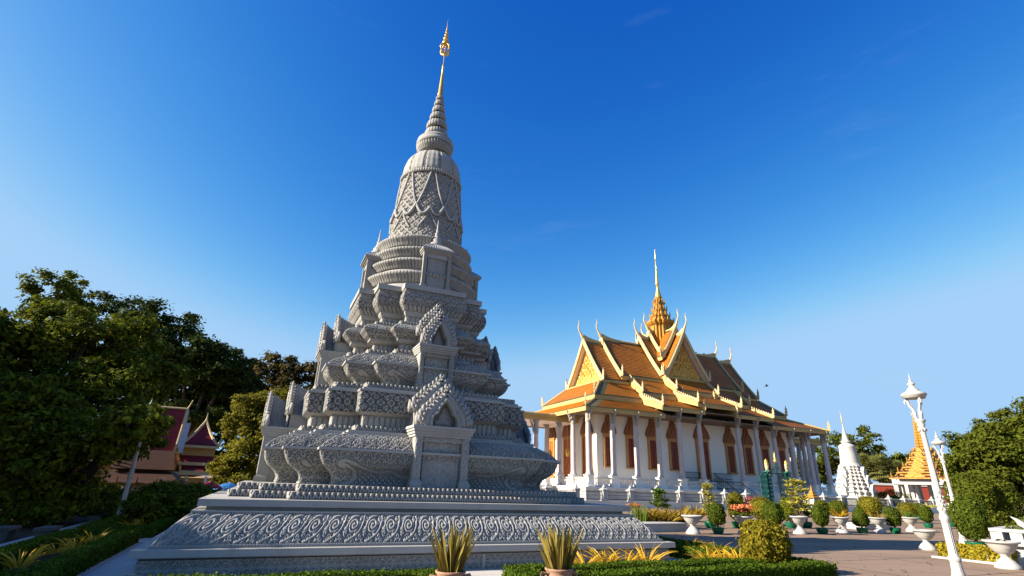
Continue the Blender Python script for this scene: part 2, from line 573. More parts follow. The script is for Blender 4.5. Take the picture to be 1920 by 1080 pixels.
def r_scroll(s, t, L, H, p=None):
    """big rolling scrolls with stems and small curls"""
    p = p or H * 0.85
    u, q, _ = cells(s, L, p)
    h = np.zeros(np.broadcast(s, t).shape)
    for off in (-1, 0, 1):
        x = (u - 0.5 - off) * q / p
        y = t / H
        h = np.maximum(h, spiral(x, y, -0.08, 0.60, 0.29, 2.0, 1, 0.4))
        d = polyd(x, y, [(-0.30, 0.0), (-0.10, 0.12), (0.16, 0.26), (0.30, 0.46), (0.36, 0.72), (0.34, 0.98)])
        h = np.maximum(h, 0.95 * (1 - sstep(0.015, 0.055, d)))
        d = polyd(x, y, [(-0.44, 0.45), (-0.40, 0.75), (-0.22, 0.95), (0.0, 0.98)])
        h = np.maximum(h, 0.85 * (1 - sstep(0.03, 0.07, d)))
        for cx, cy, rr, hd in ((0.30, 0.20, 0.15, -1), (-0.16, 0.17, 0.13, 1), (0.20, 0.90, 0.12, 1), (0.52, 0.45, 0.13, -1), (0.02, 0.05, 0.10, 1), (0.46, 0.06, 0.10, -1), (0.36, 0.66, 0.11, 1), (-0.40, 0.30, 0.12, 1), (-0.34, 0.90, 0.10, -1), (0.16, 0.66, 0.09, -1), (0.06, 0.32, 0.09, 1), (-0.30, 0.05, 0.09, -1), (0.50, 0.84, 0.11, 1), (0.22, 0.04, 0.09, 1)):
            h = np.maximum(h, 0.85 * spiral(x, y, cx, cy, rr, 1.5, hd, cx * 7))
    return h


def r_diaper(s, t, L, H, c=0.13):
    u, q, _ = cells(s, L, c)
    y = t / q
    a = np.abs(np.sin(PI * (u + y)))
    b = np.abs(np.sin(PI * (u - y)))
    ln = np.minimum(a, b)
    return sstep(0.22, 0.55, ln)


def r_vine(s, t, L, H, p=None):
    """small all-over foliage"""
    p = p or H * 0.5
    u, q, k = cells(s, L, p)
    h = np.zeros(np.broadcast(s, t).shape)
    nrow = max(1, int(round(H / q)))
    y = (t / H * nrow)
    ry = np.floor(np.clip(y, 0, nrow - 1e-6))
    yy = y - ry
    fl = np.where((k + ry) % 2 > 0, -1, 1)
    x = (u - 0.5) * fl
    h = np.maximum(h, spiral(x, yy - 0.5, 0.05, 0.02, 0.40, 1.9, 1, 0.5))
    for cx, cy in ((-0.40, 0.40), (0.40, -0.40), (0.42, 0.36), (-0.42, -0.34)):
        h = np.maximum(h, 0.9 * spiral(x, yy - 0.5, cx, cy, 0.17, 1.3, -1, cx * 9))
    d = polyd(x, yy - 0.5, [(-0.5, -0.5), (-0.3, -0.3), (-0.34, 0.1), (-0.1, 0.44), (0.3, 0.36), (0.5, 0.5)])
    h = np.maximum(h, 0.9 * (1 - sstep(0.04, 0.10, d)))
    d = polyd(x, yy - 0.5, [(-0.2, -0.48), (0.2, -0.42), (0.42, -0.2), (0.46, 0.2)])
    return np.maximum(h, 0.7 * (1 - sstep(0.04, 0.10, d)))


def r_floral(s, t, L, H):
    """quatrefoils in a diagonal net"""
    nr = max(1, int(round(H / 0.26)))
    u, q, k = cells(s, L, H / nr)
    yy = t / H * nr
    yy = yy - np.floor(np.clip(yy, 0, nr - 1e-6))
    x, y = (u - 0.5) * 2, yy * 2 - 1
    r = np.hypot(x, y)
    th = np.arctan2(y, x)
    pet = 0.36 + 0.30 * np.cos(4 * th)
    pet2 = 0.50 + 0.28 * np.cos(4 * th + PI)
    h = sstep(0.04, 0.12, np.abs(r - pet))
    d = np.abs(np.abs(x) + np.abs(y) - 1.0)
    h = h * sstep(0.02, 0.09, np.abs(d - 0.08))
    r2 = np.hypot(1 - np.abs(x), 1 - np.abs(y))
    h = h * sstep(0.04, 0.12, np.abs(r2 - 0.26))
    e = np.minimum(np.minimum(t, H - t), np.minimum(s, L - s))
    return h * sstep(0.0, 0.008, np.abs(e - 0.022))


def r_lotus(s, t, L, H, p=0.14):
    u, q, _ = cells(s, L, p)
    x = np.abs(u - 0.5) * 2
    y = t / H
    a = 1 - sstep(0.72, 0.95, np.hypot(x, np.maximum(0, y - 0.55) * 2.0))
    g = 0.5 + 0.5 * np.cos(PI * 3 * x)
    return a * (0.55 + 0.45 * g) * sstep(0, 0.08, y)


def r_bead(s, t, L, H, p=None):
    p = p or H
    u, q, _ = cells(s, L, p)
    x = (u - 0.5) * 2
    y = t / H * 2 - 1
    return np.sqrt(np.clip(1 - x * x - y * y, 0, 1))


def r_bud(s, t, L, H, p=0.115):
    """row of lotus buds: round knobs over small volutes"""
    u, q, _ = cells(s, L, p)
    x = (u - 0.5) * 2
    y = t / H
    a = np.sqrt(np.clip(1 - (x / 0.62) ** 2 - ((y - 0.72) / 0.30) ** 2, 0, 1))
    b = 0.75 * np.sqrt(np.clip(1 - ((np.abs(x) - 0.55) / 0.42) ** 2 - ((y - 0.30) / 0.28) ** 2, 0, 1))
    return np.maximum(a, b)


def r_wave(s, t, L, H):
    """pairs of big round spirals (the plinth)"""
    u, q, k = cells(s, L, H * 0.55)
    x = (u - 0.5) * 2
    y2 = (t / H * 2) % 1.0
    row = np.floor(np.clip(t / H * 2, 0, 1.999))
    y = (y2 - 0.5) * 2
    fl = np.where((k + row) % 2 > 0, -1, 1)
    h = spiral(x * fl, y, 0, 0, 0.95, 2.0, 1, row * PI)
    return h * sstep(0, 0.05, np.minimum(t, H - t) / H)


def r_flare(s, t, L, H):
    """flared panel: leafy curls at both ends, scrolls along the top, net below"""
    e = np.minimum(s, L - s) / H
    y = t / H
    half = L / H / 2
    edge = [(0.24, 0.0), (0.40, 0.04), (0.55, 0.20), (0.60, 0.42), (0.50, 0.62), (0.36, 0.66), (0.33, 0.58), (0.40, 0.55)]
    top = [(0.36, 0.68), (0.50, 0.76), (0.68, 0.68), (0.95, 0.46), (1.2, 0.36), (1.5, 0.40), (1.8, 0.26), (max(2.4, half), 0.17), (9, 0.17)]
    d = np.minimum(polyd(e, y, edge), polyd(e, y, top))
    ridge = 1 - sstep(0.03, 0.065, d)
    tx = np.array([p_[0] for p_ in top])
    ty = np.array([p_[1] for p_ in top])
    yt = np.interp(e, tx, ty)
    ex = np.array([0.24, 0.40, 0.55, 0.60, 0.52, 0.36])
    ey = np.array([0.0, 0.04, 0.20, 0.42, 0.62, 0.68])
    xe = np.interp(y, ey, ex)
    below = (y < yt) & (e > xe)
    h = np.where(below, r_diaper(s, t, L, H, H * 0.15), r_vine(s, t, L, H, H * 0.19))
    h = np.where((d > 0.055) & (d < 0.095), 0, h)
    return np.maximum(h, ridge * 1.15) * sstep(0, 0.03, e)


# ------------------------------------------------------------------ redented (stepped-corner) towers
def plan(a, b, D):
    return [(-a, -D), (a, -D), (a, -b), (b, -b), (b, -a), (D, -a), (D, a), (b, a), (b, b), (a, b), (a, D), (-a, D),
            (-a, b), (-b, b), (-b, a), (-D, a), (-D, -a), (-b, -a), (-b, -b), (-a, -b)]


SQ = lambda w_: [(-w_, -w_), (w_, -w_), (w_, w_), (-w_, w_)]


def resample(rows, n):
    rows = np.asarray(rows, float)
    d = np.concatenate([[0], np.cumsum(np.linalg.norm(np.diff(rows, axis=0), axis=1))])
    q = np.linspace(0, d[-1], n)
    return np.stack([np.interp(q, d, rows[:, k]) for k in range(rows.shape[1])], 1)


def sweep(mb, rows, relief=None, depth=0.02, res=0.024, square=False, nv=None, caps=True, margin=0.0):
    """rows: (a,b,D,z) (or (w,z) when square) from bottom to top"""
    rows = np.asarray(rows, float)
    pl = (lambda r: SQ(r[0])) if square else (lambda r: plan(*r[:3]))
    dcol = 0 if square else 2
    if relief is not None:
        Lz = float(np.sum(np.hypot(np.diff(rows[:, dcol]), np.diff(rows[:, -1]))))
        n = nv or max(4, int(Lz / res))
        rows = resample(rows, n + 1)
    pts = np.array([pl(r) for r in rows])                # nrow x K x 2
    K = pts.shape[1]
    z = rows[:, -1]
    off = rows[:, dcol]
    arc = np.concatenate([[0], np.cumsum(np.hypot(np.diff(off), np.diff(z)))])
    for k in range(K):
        p0, p1 = pts[:, k], pts[:, (k + 1) % K]
        dv = p1[0] - p0[0]
        L0 = np.hypot(*dv)
        if L0 < 1e-6:
            continue
        t_ = dv / L0
        nrm = np.array([t_[1], -t_[0]])
        back = nrm[1] > 0.5 or nrm[0] > 0.5
        if relief is None:
            nu = 1
        else:
            nu = max(2, int(L0 / (res * (2.5 if back else 1))))
        f = np.linspace(0, 1, nu + 1)
        P = np.zeros((nu + 1, len(z), 3))
        P[..., :2] = p0[None] * (1 - f)[:, None, None] + p1[None] * f[:, None, None]
        P[..., 2] = z[None]
        if relief is not None:
            S = (f * L0)[:, None]
            T = arc[None, :]
            h = relief(S, T, L0, arc[-1])
            h = 0.25 * h + 0.75 * sstep(0.14, 0.42, h)
            depth_ = depth * 1.6
            fd_ = sstep(0, 0.02, np.minimum(S, L0 - S)) * sstep(-0.001, 0.008, np.minimum(T, arc[-1] - T))
            h = 0.6 + (h - 0.6) * fd_
            # normal of the profile
            dz = np.gradient(z)
            do = np.gradient(off)
            ln = np.hypot(dz, do) + 1e-9
            P[..., :2] += ((h - 0.6) * depth_ * (dz / ln)[None])[..., None] * nrm
            P[..., 2] -= (h - 0.6) * depth_ * (do / ln)[None]
        mb.grid(P)
    if caps:
        for i, rev in ((0, True), (-1, False)):
            q = np.concatenate([pts[i], np.full((K, 1), z[i])], 1)
            idx = tuple(range(K))
            mb.add(q, [idx[::-1] if rev else idx])
    return mb


def rel_lathe(mb, prof, relief, depth, seg, nv, Rref=None):
    prof = resample(prof, nv)
    th = np.arange(seg + 1) * 2 * PI / seg
    arc = np.concatenate([[0], np.cumsum(np.hypot(np.diff(prof[:, 0]), np.diff(prof[:, 1])))])
    Lr = 2 * PI * (Rref or prof[:, 0].mean())
    h = relief((th / (2 * PI) * Lr)[:, None], arc[None], Lr, arc[-1])
    h = 0.25 * h + 0.75 * sstep(0.14, 0.42, h) - 0.5
    depth = depth * 1.5
    dz, dr = np.gradient(prof[:, 1]), np.gradient(prof[:, 0])
    ln = np.hypot(dz, dr) + 1e-9
    r = prof[None, :, 0] + h * depth * (dz / ln)[None]
    z = prof[None, :, 1] - h * depth * (dr / ln)[None]
    P = np.stack([r * np.cos(th)[:, None], r * np.sin(th)[:, None], z + 0 * r], -1)
    return mb.grid(P)


# ------------------------------------------------------------------ the ground
ROT = R(24.16)                       # the compound's axes against the view
ux, uy = math.cos(ROT), math.sin(ROT)


def loc2(C, x, y, z=0.0):
    return np.array([C[0] + ux * x - uy * y, C[1] + uy * x + ux * y, z])


def flat(name, pts, z, m, kind='structure'):
    mb = MB()
    p = np.array([[q[0], q[1], z] for q in pts])
    mb.add(p, [tuple(range(len(p)))])
    o = mb.build(name, m)
    o['kind'] = kind
    return o


ST = np.array([-3.2248, 16.8172])    # stupa axis
M['plaza'] = paving('worn_brown_concrete_slabs', (0.25, 0.165, 0.105), (0.225, 0.148, 0.094), 3.4, 2.6, 0.03, (0.045, 0.03, 0.02), -ROT, stain=0.65)
M['apron'] = paving('pale_stone_tiles', (0.46, 0.43, 0.39), (0.42, 0.39, 0.355), 0.8, 0.8, 0.012, (0.22, 0.20, 0.18), -ROT, stain=0.25)
M['road'] = paving('dark_red_brown_paving', (0.13, 0.055, 0.045), (0.11, 0.05, 0.042), 0.3, 0.15, 0.008, (0.05, 0.03, 0.03), -ROT)
M['lawn'] = mat('short_lawn', (0.07, 0.10, 0.015), 0.9, 0.4, 3.0, bump=1.0, bs=60, bdist=0.03)

S_ = 1400
flat('ground', [(-S_, -60), (S_, -60), (S_, S_), (-S_, S_)], 0.0, M['plaza'])
flat('stone_path', [loc2(ST, x, y) for x, y in ((-6.47, -8.6), (6.75, -8.6), (6.75, 7.0), (-6.47, 7.0))], 0.004, M['apron'])

# ------------------------------------------------------------------ the grey stone stupa
stupa = thing('stone_stupa', 'tall carved grey stone stupa with gilded spire on a broad scrollwork podium', 'stupa', (ST[0], ST[1], 0), ROT)
b = MB()
sweep(b, [(5.53, 0.0), (5.53, 0.286)], r_wave, 0.018, 0.018, True)
b.build('plinth', 'stone', stupa)
b = MB()
for y0 in (-5.56,):
    b.bb(0.58, 0.64, -5.56, -5.52, 0.0, 0.285)
sweep(b, [(5.46, 0.286), (5.60, 0.334)], None, square=True)
sweep(b, [(5.65, 0.336), (5.65, 0.452)], None, square=True)
b.build('ledge', 'stone_smooth', stupa)
b = MB()
sweep(b, [(5.44, 0.452), (5.44, 0.505)], lambda s, t, L, H: r_bead(s, t, L, H, 0.055), 0.012, 0.012, True)
fr = []
for k in range(12):
    f = k / 11
    fr.append((5.40 - 0.42 * (f ** 0.9) + 0.05 * math.sin(PI * f), 0.507 + 0.46 * f))
sweep(b, fr, lambda s, t, L, H: np.maximum(r_scroll(s, t, L, H, 0.39), 0.29 * r_vine(s, t, L, H, 0.125)), 0.032, 0.013, True)
b.build('scroll_frieze', 'stone', stupa, True)
b = MB()
sweep(b, [(4.97, 0.967), (4.97, 1.0)], lambda s, t, L, H: r_bead(s, t, L, H, 0.06), 0.02, 0.014, True)
sweep(b, [(4.98, 1.0), (4.98, 1.03)], None, square=True)
sweep(b, [(4.76, 1.03), (4.76, 1.098)], None, square=True)
sweep(b, [(4.91, 1.10), (4.91, 1.226)], None, square=True)
b.build('platform', 'stone_smooth', stupa)
TA = lambda a, b_, D: (a, b_, D)
b = MB()
sweep(b, [(3.34, 4.05, 4.50, 1.226), (3.34, 4.05, 4.50, 1.375)], r_bud, 0.05, 0.013)
sweep(b, [(3.18, 3.90, 4.34, 1.375), (3.18, 3.90, 4.34, 1.518)], r_bud, 0.05, 0.013)
b.build('bud_band', 'stone', stupa, True)


def flare(base, lip, z0, z1):
    """redented S-shaped flare"""
    fz = [0, 0.07, 0.17, 0.27, 0.37, 0.48, 0.60, 0.73, 0.865, 1.0]
    fo = [0.08, 0.02, 0.0, 0.05, 0.17, 0.42, 0.70, 0.85, 0.95, 1.0]
    return [tuple(base[i] + (lip[i] - base[i]) * o for i in range(3)) + (z0 + (z1 - z0) * z,) for z, o in zip(fz, fo)]


def slope(lip, top, z0, z1, bul=0.28):
    r = []
    for k in range(9):
        f = k / 8
        g = f + bul * math.sin(PI * f) * -0.5
        r.append(tuple(lip[i] + (top[i] - lip[i]) * g for i in range(3)) + (z0 + (z1 - z0) * f,))
    return r


def vert(p, z0, z1):
    return [tuple(p) + (z0,), tuple(p) + (z1,)]


sm = MB()      # plain mouldings
# lower flare
b = MB()
sweep(b, flare((2.41, 3.09, 3.56), (2.80, 3.53, 3.95), 1.518, 2.27), r_flare, 0.028, 0.014)
b.build('flared_tier', 'stone', stupa)
sweep(sm, vert((2.86, 3.59, 4.01), 2.262, 2.318))
b = MB()
sweep(b, slope((2.80, 3.53, 3.95), (2.34, 3.06, 3.50), 2.316, 2.66), lambda s, t, L, H: np.maximum(r_scroll(s, t, L, H, 0.30), 0.29 * r_vine(s, t, L, H, 0.13)), 0.034, 0.013)
b.build('leaf_slope', 'stone', stupa)
sweep(sm, vert((2.30, 3.02, 3.46), 2.66, 2.71))
sweep(sm, vert((2.20, 2.92, 3.36), 2.71, 2.78))
b = MB()
sweep(b, vert((2.03, 2.76, 3.20), 2.78, 2.92), r_bud, 0.045, 0.014)
b.build('bud_band', 'stone', stupa, True)
b = MB()
sweep(b, vert((1.84, 2.54, 2.99), 2.92, 3.20), r_lotus, 0.025, 0.017)
b.build('lotus_neck', 'stone', stupa)
sweep(sm, [(1.86, 2.58, 3.02, 3.20), (2.00, 2.74, 3.17, 3.26)])
b = MB()
sweep(b, vert((2.0, 2.73, 3.16), 3.262, 3.78), r_floral, 0.034, 0.0135)
b.build('floral_tier', 'stone', stupa)
sweep(sm, vert((2.03, 2.76, 3.19), 3.781, 3.83))
sweep(sm, vert((1.94, 2.67, 3.10), 3.83, 3.89))
b = MB()
sweep(b, vert((1.86, 2.59, 3.02), 3.89, 4.03), r_bud, 0.045, 0.014)
b.build('bud_band', 'stone', stupa, True)
# upper flare
b = MB()
sweep(b, flare((1.31, 2.00, 2.48), (1.64, 2.35, 2.79), 4.03, 4.62), r_flare, 0.024, 0.0125)
b.build('flared_tier', 'stone', stupa)
sweep(sm, vert((1.69, 2.40, 2.84), 4.612, 4.664))
b = MB()
sweep(b, slope((1.64, 2.35, 2.79), (1.25, 1.95, 2.40), 4.66, 4.98), lambda s, t, L, H: np.maximum(r_scroll(s, t, L, H, 0.28), 0.29 * r_vine(s, t, L, H, 0.12)), 0.030, 0.012)
b.build('leaf_slope', 'stone', stupa)
sweep(sm, vert((1.18, 1.88, 2.33), 4.98, 5.05))
b = MB()
sweep(b, vert((1.06, 1.76, 2.21), 5.05, 5.20), r_bud, 0.04, 0.014)
b.build('bud_band', 'stone', stupa, True)
b = MB()
sweep(b, vert((0.90, 1.58, 2.03), 5.20, 5.42), r_lotus, 0.022, 0.015)
b.build('lotus_neck', 'stone', stupa)
sweep(sm, [(0.92, 1.6, 2.05, 5.42), (1.03, 1.74, 2.17, 5.47), (1.03, 1.74, 2.17, 5.53)])
b = MB()
sweep(b, [(1.02, 1.73, 2.16, 5.53), (1.08, 1.82, 2.24, 5.60), (1.22, 1.97, 2.40, 5.76)], r_vine, 0.03, 0.014)
sweep(b, slope((1.23, 1.98, 2.41), (1.05, 1.72, 2.16), 5.765, 5.97), r_vine, 0.03, 0.014)
b.build('flared_tier', 'stone', stupa)
b = MB()
sweep(b, vert((0.98, 1.62, 2.08), 5.97, 6.10), lambda s, t, L, H: r_bud(s, t, L, H, 0.09), 0.03, 0.013)
b.build('bud_band', 'stone', stupa, True)
b = MB()
sweep(b, vert((0.80, 1.42, 1.92), 6.10, 6.33), r_lotus, 0.022, 0.015)
b.build('lotus_neck', 'stone', stupa)
sweep(sm, [(0.82, 1.44, 1.94, 6.33), (0.86, 1.50, 1.98, 6.40), (0.86, 1.50, 1.98, 6.47)])
b = MB()
cov = [(0.87, 1.51, 1.99, 6.47), (0.90, 1.56, 2.03, 6.52), (0.98, 1.66, 2.12, 6.66), (1.01, 1.70, 2.16, 6.82), (0.99, 1.68, 2.14, 6.97), (0.93, 1.62, 2.08, 7.07)]
sweep(b, cov, lambda s, t, L, H: np.where(t < H * 0.3, r_lotus(s, np.minimum(t, H * .3), L, H * 0.32, 0.12), r_vine(s, t, L, H, 0.14)), 0.03, 0.0125)
sweep(b, vert((0.95, 1.64, 2.10), 7.07, 7.13), lambda s, t, L, H: r_bead(s, t, L, H, 0.07), 0.03, 0.014)
b.build('cove_tier', 'stone', stupa)
sweep(sm, vert((0.99, 1.70, 2.16), 7.13, 7.29))
sm.build('moulding', 'stone_smooth', stupa)

# round lotus rings
b, c_ = MB(), MB()
c_.lathe([(1.86, 7.29), (1.84, 7.40), (1.72, 7.52), (1.70, 7.60)], 72, cap=False)
rings = [(1.72, 1.93, 7.55, 7.86), (1.64, 1.84, 8.06, 8.34), (1.56, 1.74, 8.52, 8.80), (1.50, 1.68, 8.94, 9.26)]
for i, (r0, r1, z0, z1) in enumerate(rings):
    rel_lathe(b, [(r0, z0), ((r0 + r1) / 2 - 0.02, (z0 + z1) / 2 - 0.02), (r1, z1 - 0.03), (r1 - 0.04, z1), (r0 - 0.05, z1 + 0.02)],
              lambda s, t, L, H: r_lotus(s, t, L, H, 0.105), 0.05, 900, 18)
    nz = rings[i + 1][2] if i < 3 else 9.36
    nr = rings[i + 1][0] if i < 3 else 1.40
    c_.lathe([(r0 - 0.03, z1 + 0.01), (r0 - 0.04, z1 + 0.06), (nr + 0.02, nz - 0.05), (nr, nz + 0.02)], 72, cap=False)
b.build('lotus_ring', 'stone', stupa, True)
c_.build('ring_core', 'stone_smooth', stupa, True)
# bell
b = MB()
bell = [(1.44, 9.30), (1.34, 9.42), (1.285, 9.75), (1.235, 10.4), (1.18, 11.0), (1.12, 11.6), (1.075, 12.05), (1.06, 12.14)]


def bell_r(z):
    return float(np.interp(z, [p[1] for p in bell], [p[0] for p in bell]))


rel_lathe(b, bell, lambda s, t, L, H: np.maximum(r_vine(s, t, L, H, 0.15) * r_diaper(s, t, L, H, 0.30), 0.0), 0.036, 640, 190, 1.2)
rel_lathe(b, [(1.06, 12.14), (1.12, 12.16), (1.13, 12.24), (1.07, 12.27)], lambda s, t, L, H: r_bead(s, t, L, H, 0.09), 0.05, 560, 10, 1.1)
rel_lathe(b, [(1.06, 12.27), (1.07, 12.45), (1.03, 12.75), (0.95, 13.0), (0.80, 13.22), (0.62, 13.36), (0.50, 13.42)],
          lambda s, t, L, H: np.maximum(r_lotus(s, t, L, H, 0.55), 0.5 * r_vine(s, t, L, H, 0.12)), 0.05, 480, 60, 1.05)
b.build('bell', 'stone', stupa, True)
b = MB()
n8 = 8
for k in range(n8):
    t0 = 2 * PI * k / n8 + 0.2
    for sg in (-1, 1):
        path = []
        for i in range(22):                         # straps falling from the collar, crossing, then spreading
            f = i / 21
            z = 12.12 - 1.42 * f
            path.append((t0 + sg * 0.32 * (1 - f) ** 0.75, z))
        P = [((bell_r(z) + 0.035) * math.cos(t), (bell_r(z) + 0.035) * math.sin(t), z) for t, z in path]
        b.tube(P, 0.038, 6)
        path = [(t0 + sg * 0.39 * f, 10.70 - 0.34 * math.sin(PI * f * 0.98) - 0.12 * f) for f in np.linspace(0, 1, 14)]
        P = [((bell_r(z) + 0.05) * math.cos(t), (bell_r(z) + 0.05) * math.sin(t), z) for t, z in path]
        b.tube(P, 0.06, 6)
        path = [(t0 + 0.39 + sg * 0.28 * f, 10.45 - 0.70 * f ** 0.8) for f in np.linspace(0, 1, 12)]
        P = [((bell_r(z) + 0.03) * math.cos(t), (bell_r(z) + 0.03) * math.sin(t), z) for t, z in path]
        b.tube(P, 0.032, 6)
b.build('garland', 'stone', stupa, True)
# neck, disc and leaf-tiered spire
b = MB()
b.lathe([(0.50, 13.40), (0.42, 13.45), (0.40, 13.60), (0.44, 13.66)], 40, cap=False)
rel_lathe(b, [(0.44, 13.55), (0.56, 13.60), (0.66, 13.75), (0.70, 13.90)], lambda s, t, L, H: r_lotus(s, t, L, H, 0.10), 0.04, 420, 22, 0.62)
b.lathe([(0.70, 13.90), (0.73, 13.94), (0.725, 14.04), (0.69, 14.06), (0.69, 14.10), (0.70, 14.16), (0.60, 14.26), (0.52, 14.34), (0.44, 14.40), (0.40, 14.42)], 56, cap=False)
zz = [14.40, 14.80, 15.24, 15.62, 15.98, 16.28, 16.52]
rr = [0.43, 0.385, 0.30, 0.235, 0.18, 0.14]
for i in range(6):
    z0, z1, r_ = zz[i], zz[i + 1], rr[i]
    h_ = z1 - z0
    rel_lathe(b, [(r_ * 0.80, z0), (r_ * 0.98, z0 + h_ * 0.12), (r_ * 1.0, z0 + h_ * 0.3), (r_ * 0.9, z0 + h_ * 0.62), (r_ * 0.66, z0 + h_ * 0.72), (r_ * 0.70, z0 + h_ * 0.86), (r_ * 0.62, z1)],
              lambda s, t, L, H: r_lotus(s, t, L, H * 0.75, 0.12), 0.055 * (0.5 + r_), 200, 26, r_)
b.build('leaf_spire', 'stone', stupa, True)
b = MB()
b.lathe([(0.115, 16.50), (0.118, 16.58), (0.10, 16.66), (0.055, 17.6), (0.034, 18.0), (0.05, 18.02), (0.05, 18.06), (0.03, 18.08), (0.042, 18.14), (0.02, 18.2), (0.016, 18.66)], 20)
b.build('golden_cone', 'gold', stupa, True)
b = MB()
b.lathe([(0.03, 18.64), (0.07, 18.70), (0.09, 18.80), (0.04, 18.9), (0.016, 18.95), (0.016, 20.3), (0.012, 20.4), (0.001, 20.78)], 14)
for z, r_ in ((19.36, 0.15), (19.60, 0.115), (19.80, 0.085), (19.98, 0.065), (20.13, 0.05), (20.26, 0.035)):
    b.lathe([(r_ * 0.25, z - r_ * 0.75), (r_ * 0.95, z - r_ * 0.35), (r_, z + r_ * 0.2), (r_ * 0.5, z + r_ * 0.45), (r_ * 0.1, z + r_ * 0.6)], 14)
for k in range(4):                                  # open basket of four curved ribbons
    t0 = k * PI / 2 + 0.5
    P = []
    for i in range(13):
        f = i / 12
        r_ = 0.05 + 0.20 * math.sin(PI * f) ** 0.8
        P.append((r_ * math.cos(t0), r_ * math.sin(t0), 18.74 + 0.56 * f))
    b.tube(P, 0.036, 6)
b.build('finial', 'gold', stupa, True)


# doorways of the four sides
def ogee(w_, h):
    """right half of a flame-topped arch outline, bottom to tip"""
    return [(w_, 0), (w_ * 1.03, h * 0.13), (w_ * 0.99, h * 0.27), (w_ * 0.88, h * 0.41), (w_ * 0.70, h * 0.55), (w_ * 0.50, h * 0.68), (w_ * 0.30, h * 0.80), (w_ * 0.13, h * 0.91), (0, h)]


def trefoil(w_, h):
    return [(w_, 0), (w_ * 1.0, h * 0.25), (w_ * 0.86, h * 0.42), (w_ * 0.62, h * 0.46), (w_ * 0.55, h * 0.58), (w_ * 0.40, h * 0.74), (w_ * 0.16, h * 0.88), (0, h)]


def mirror(p):
    return p + [(-x, y) for x, y in p[::-1] if x > 1e-6]


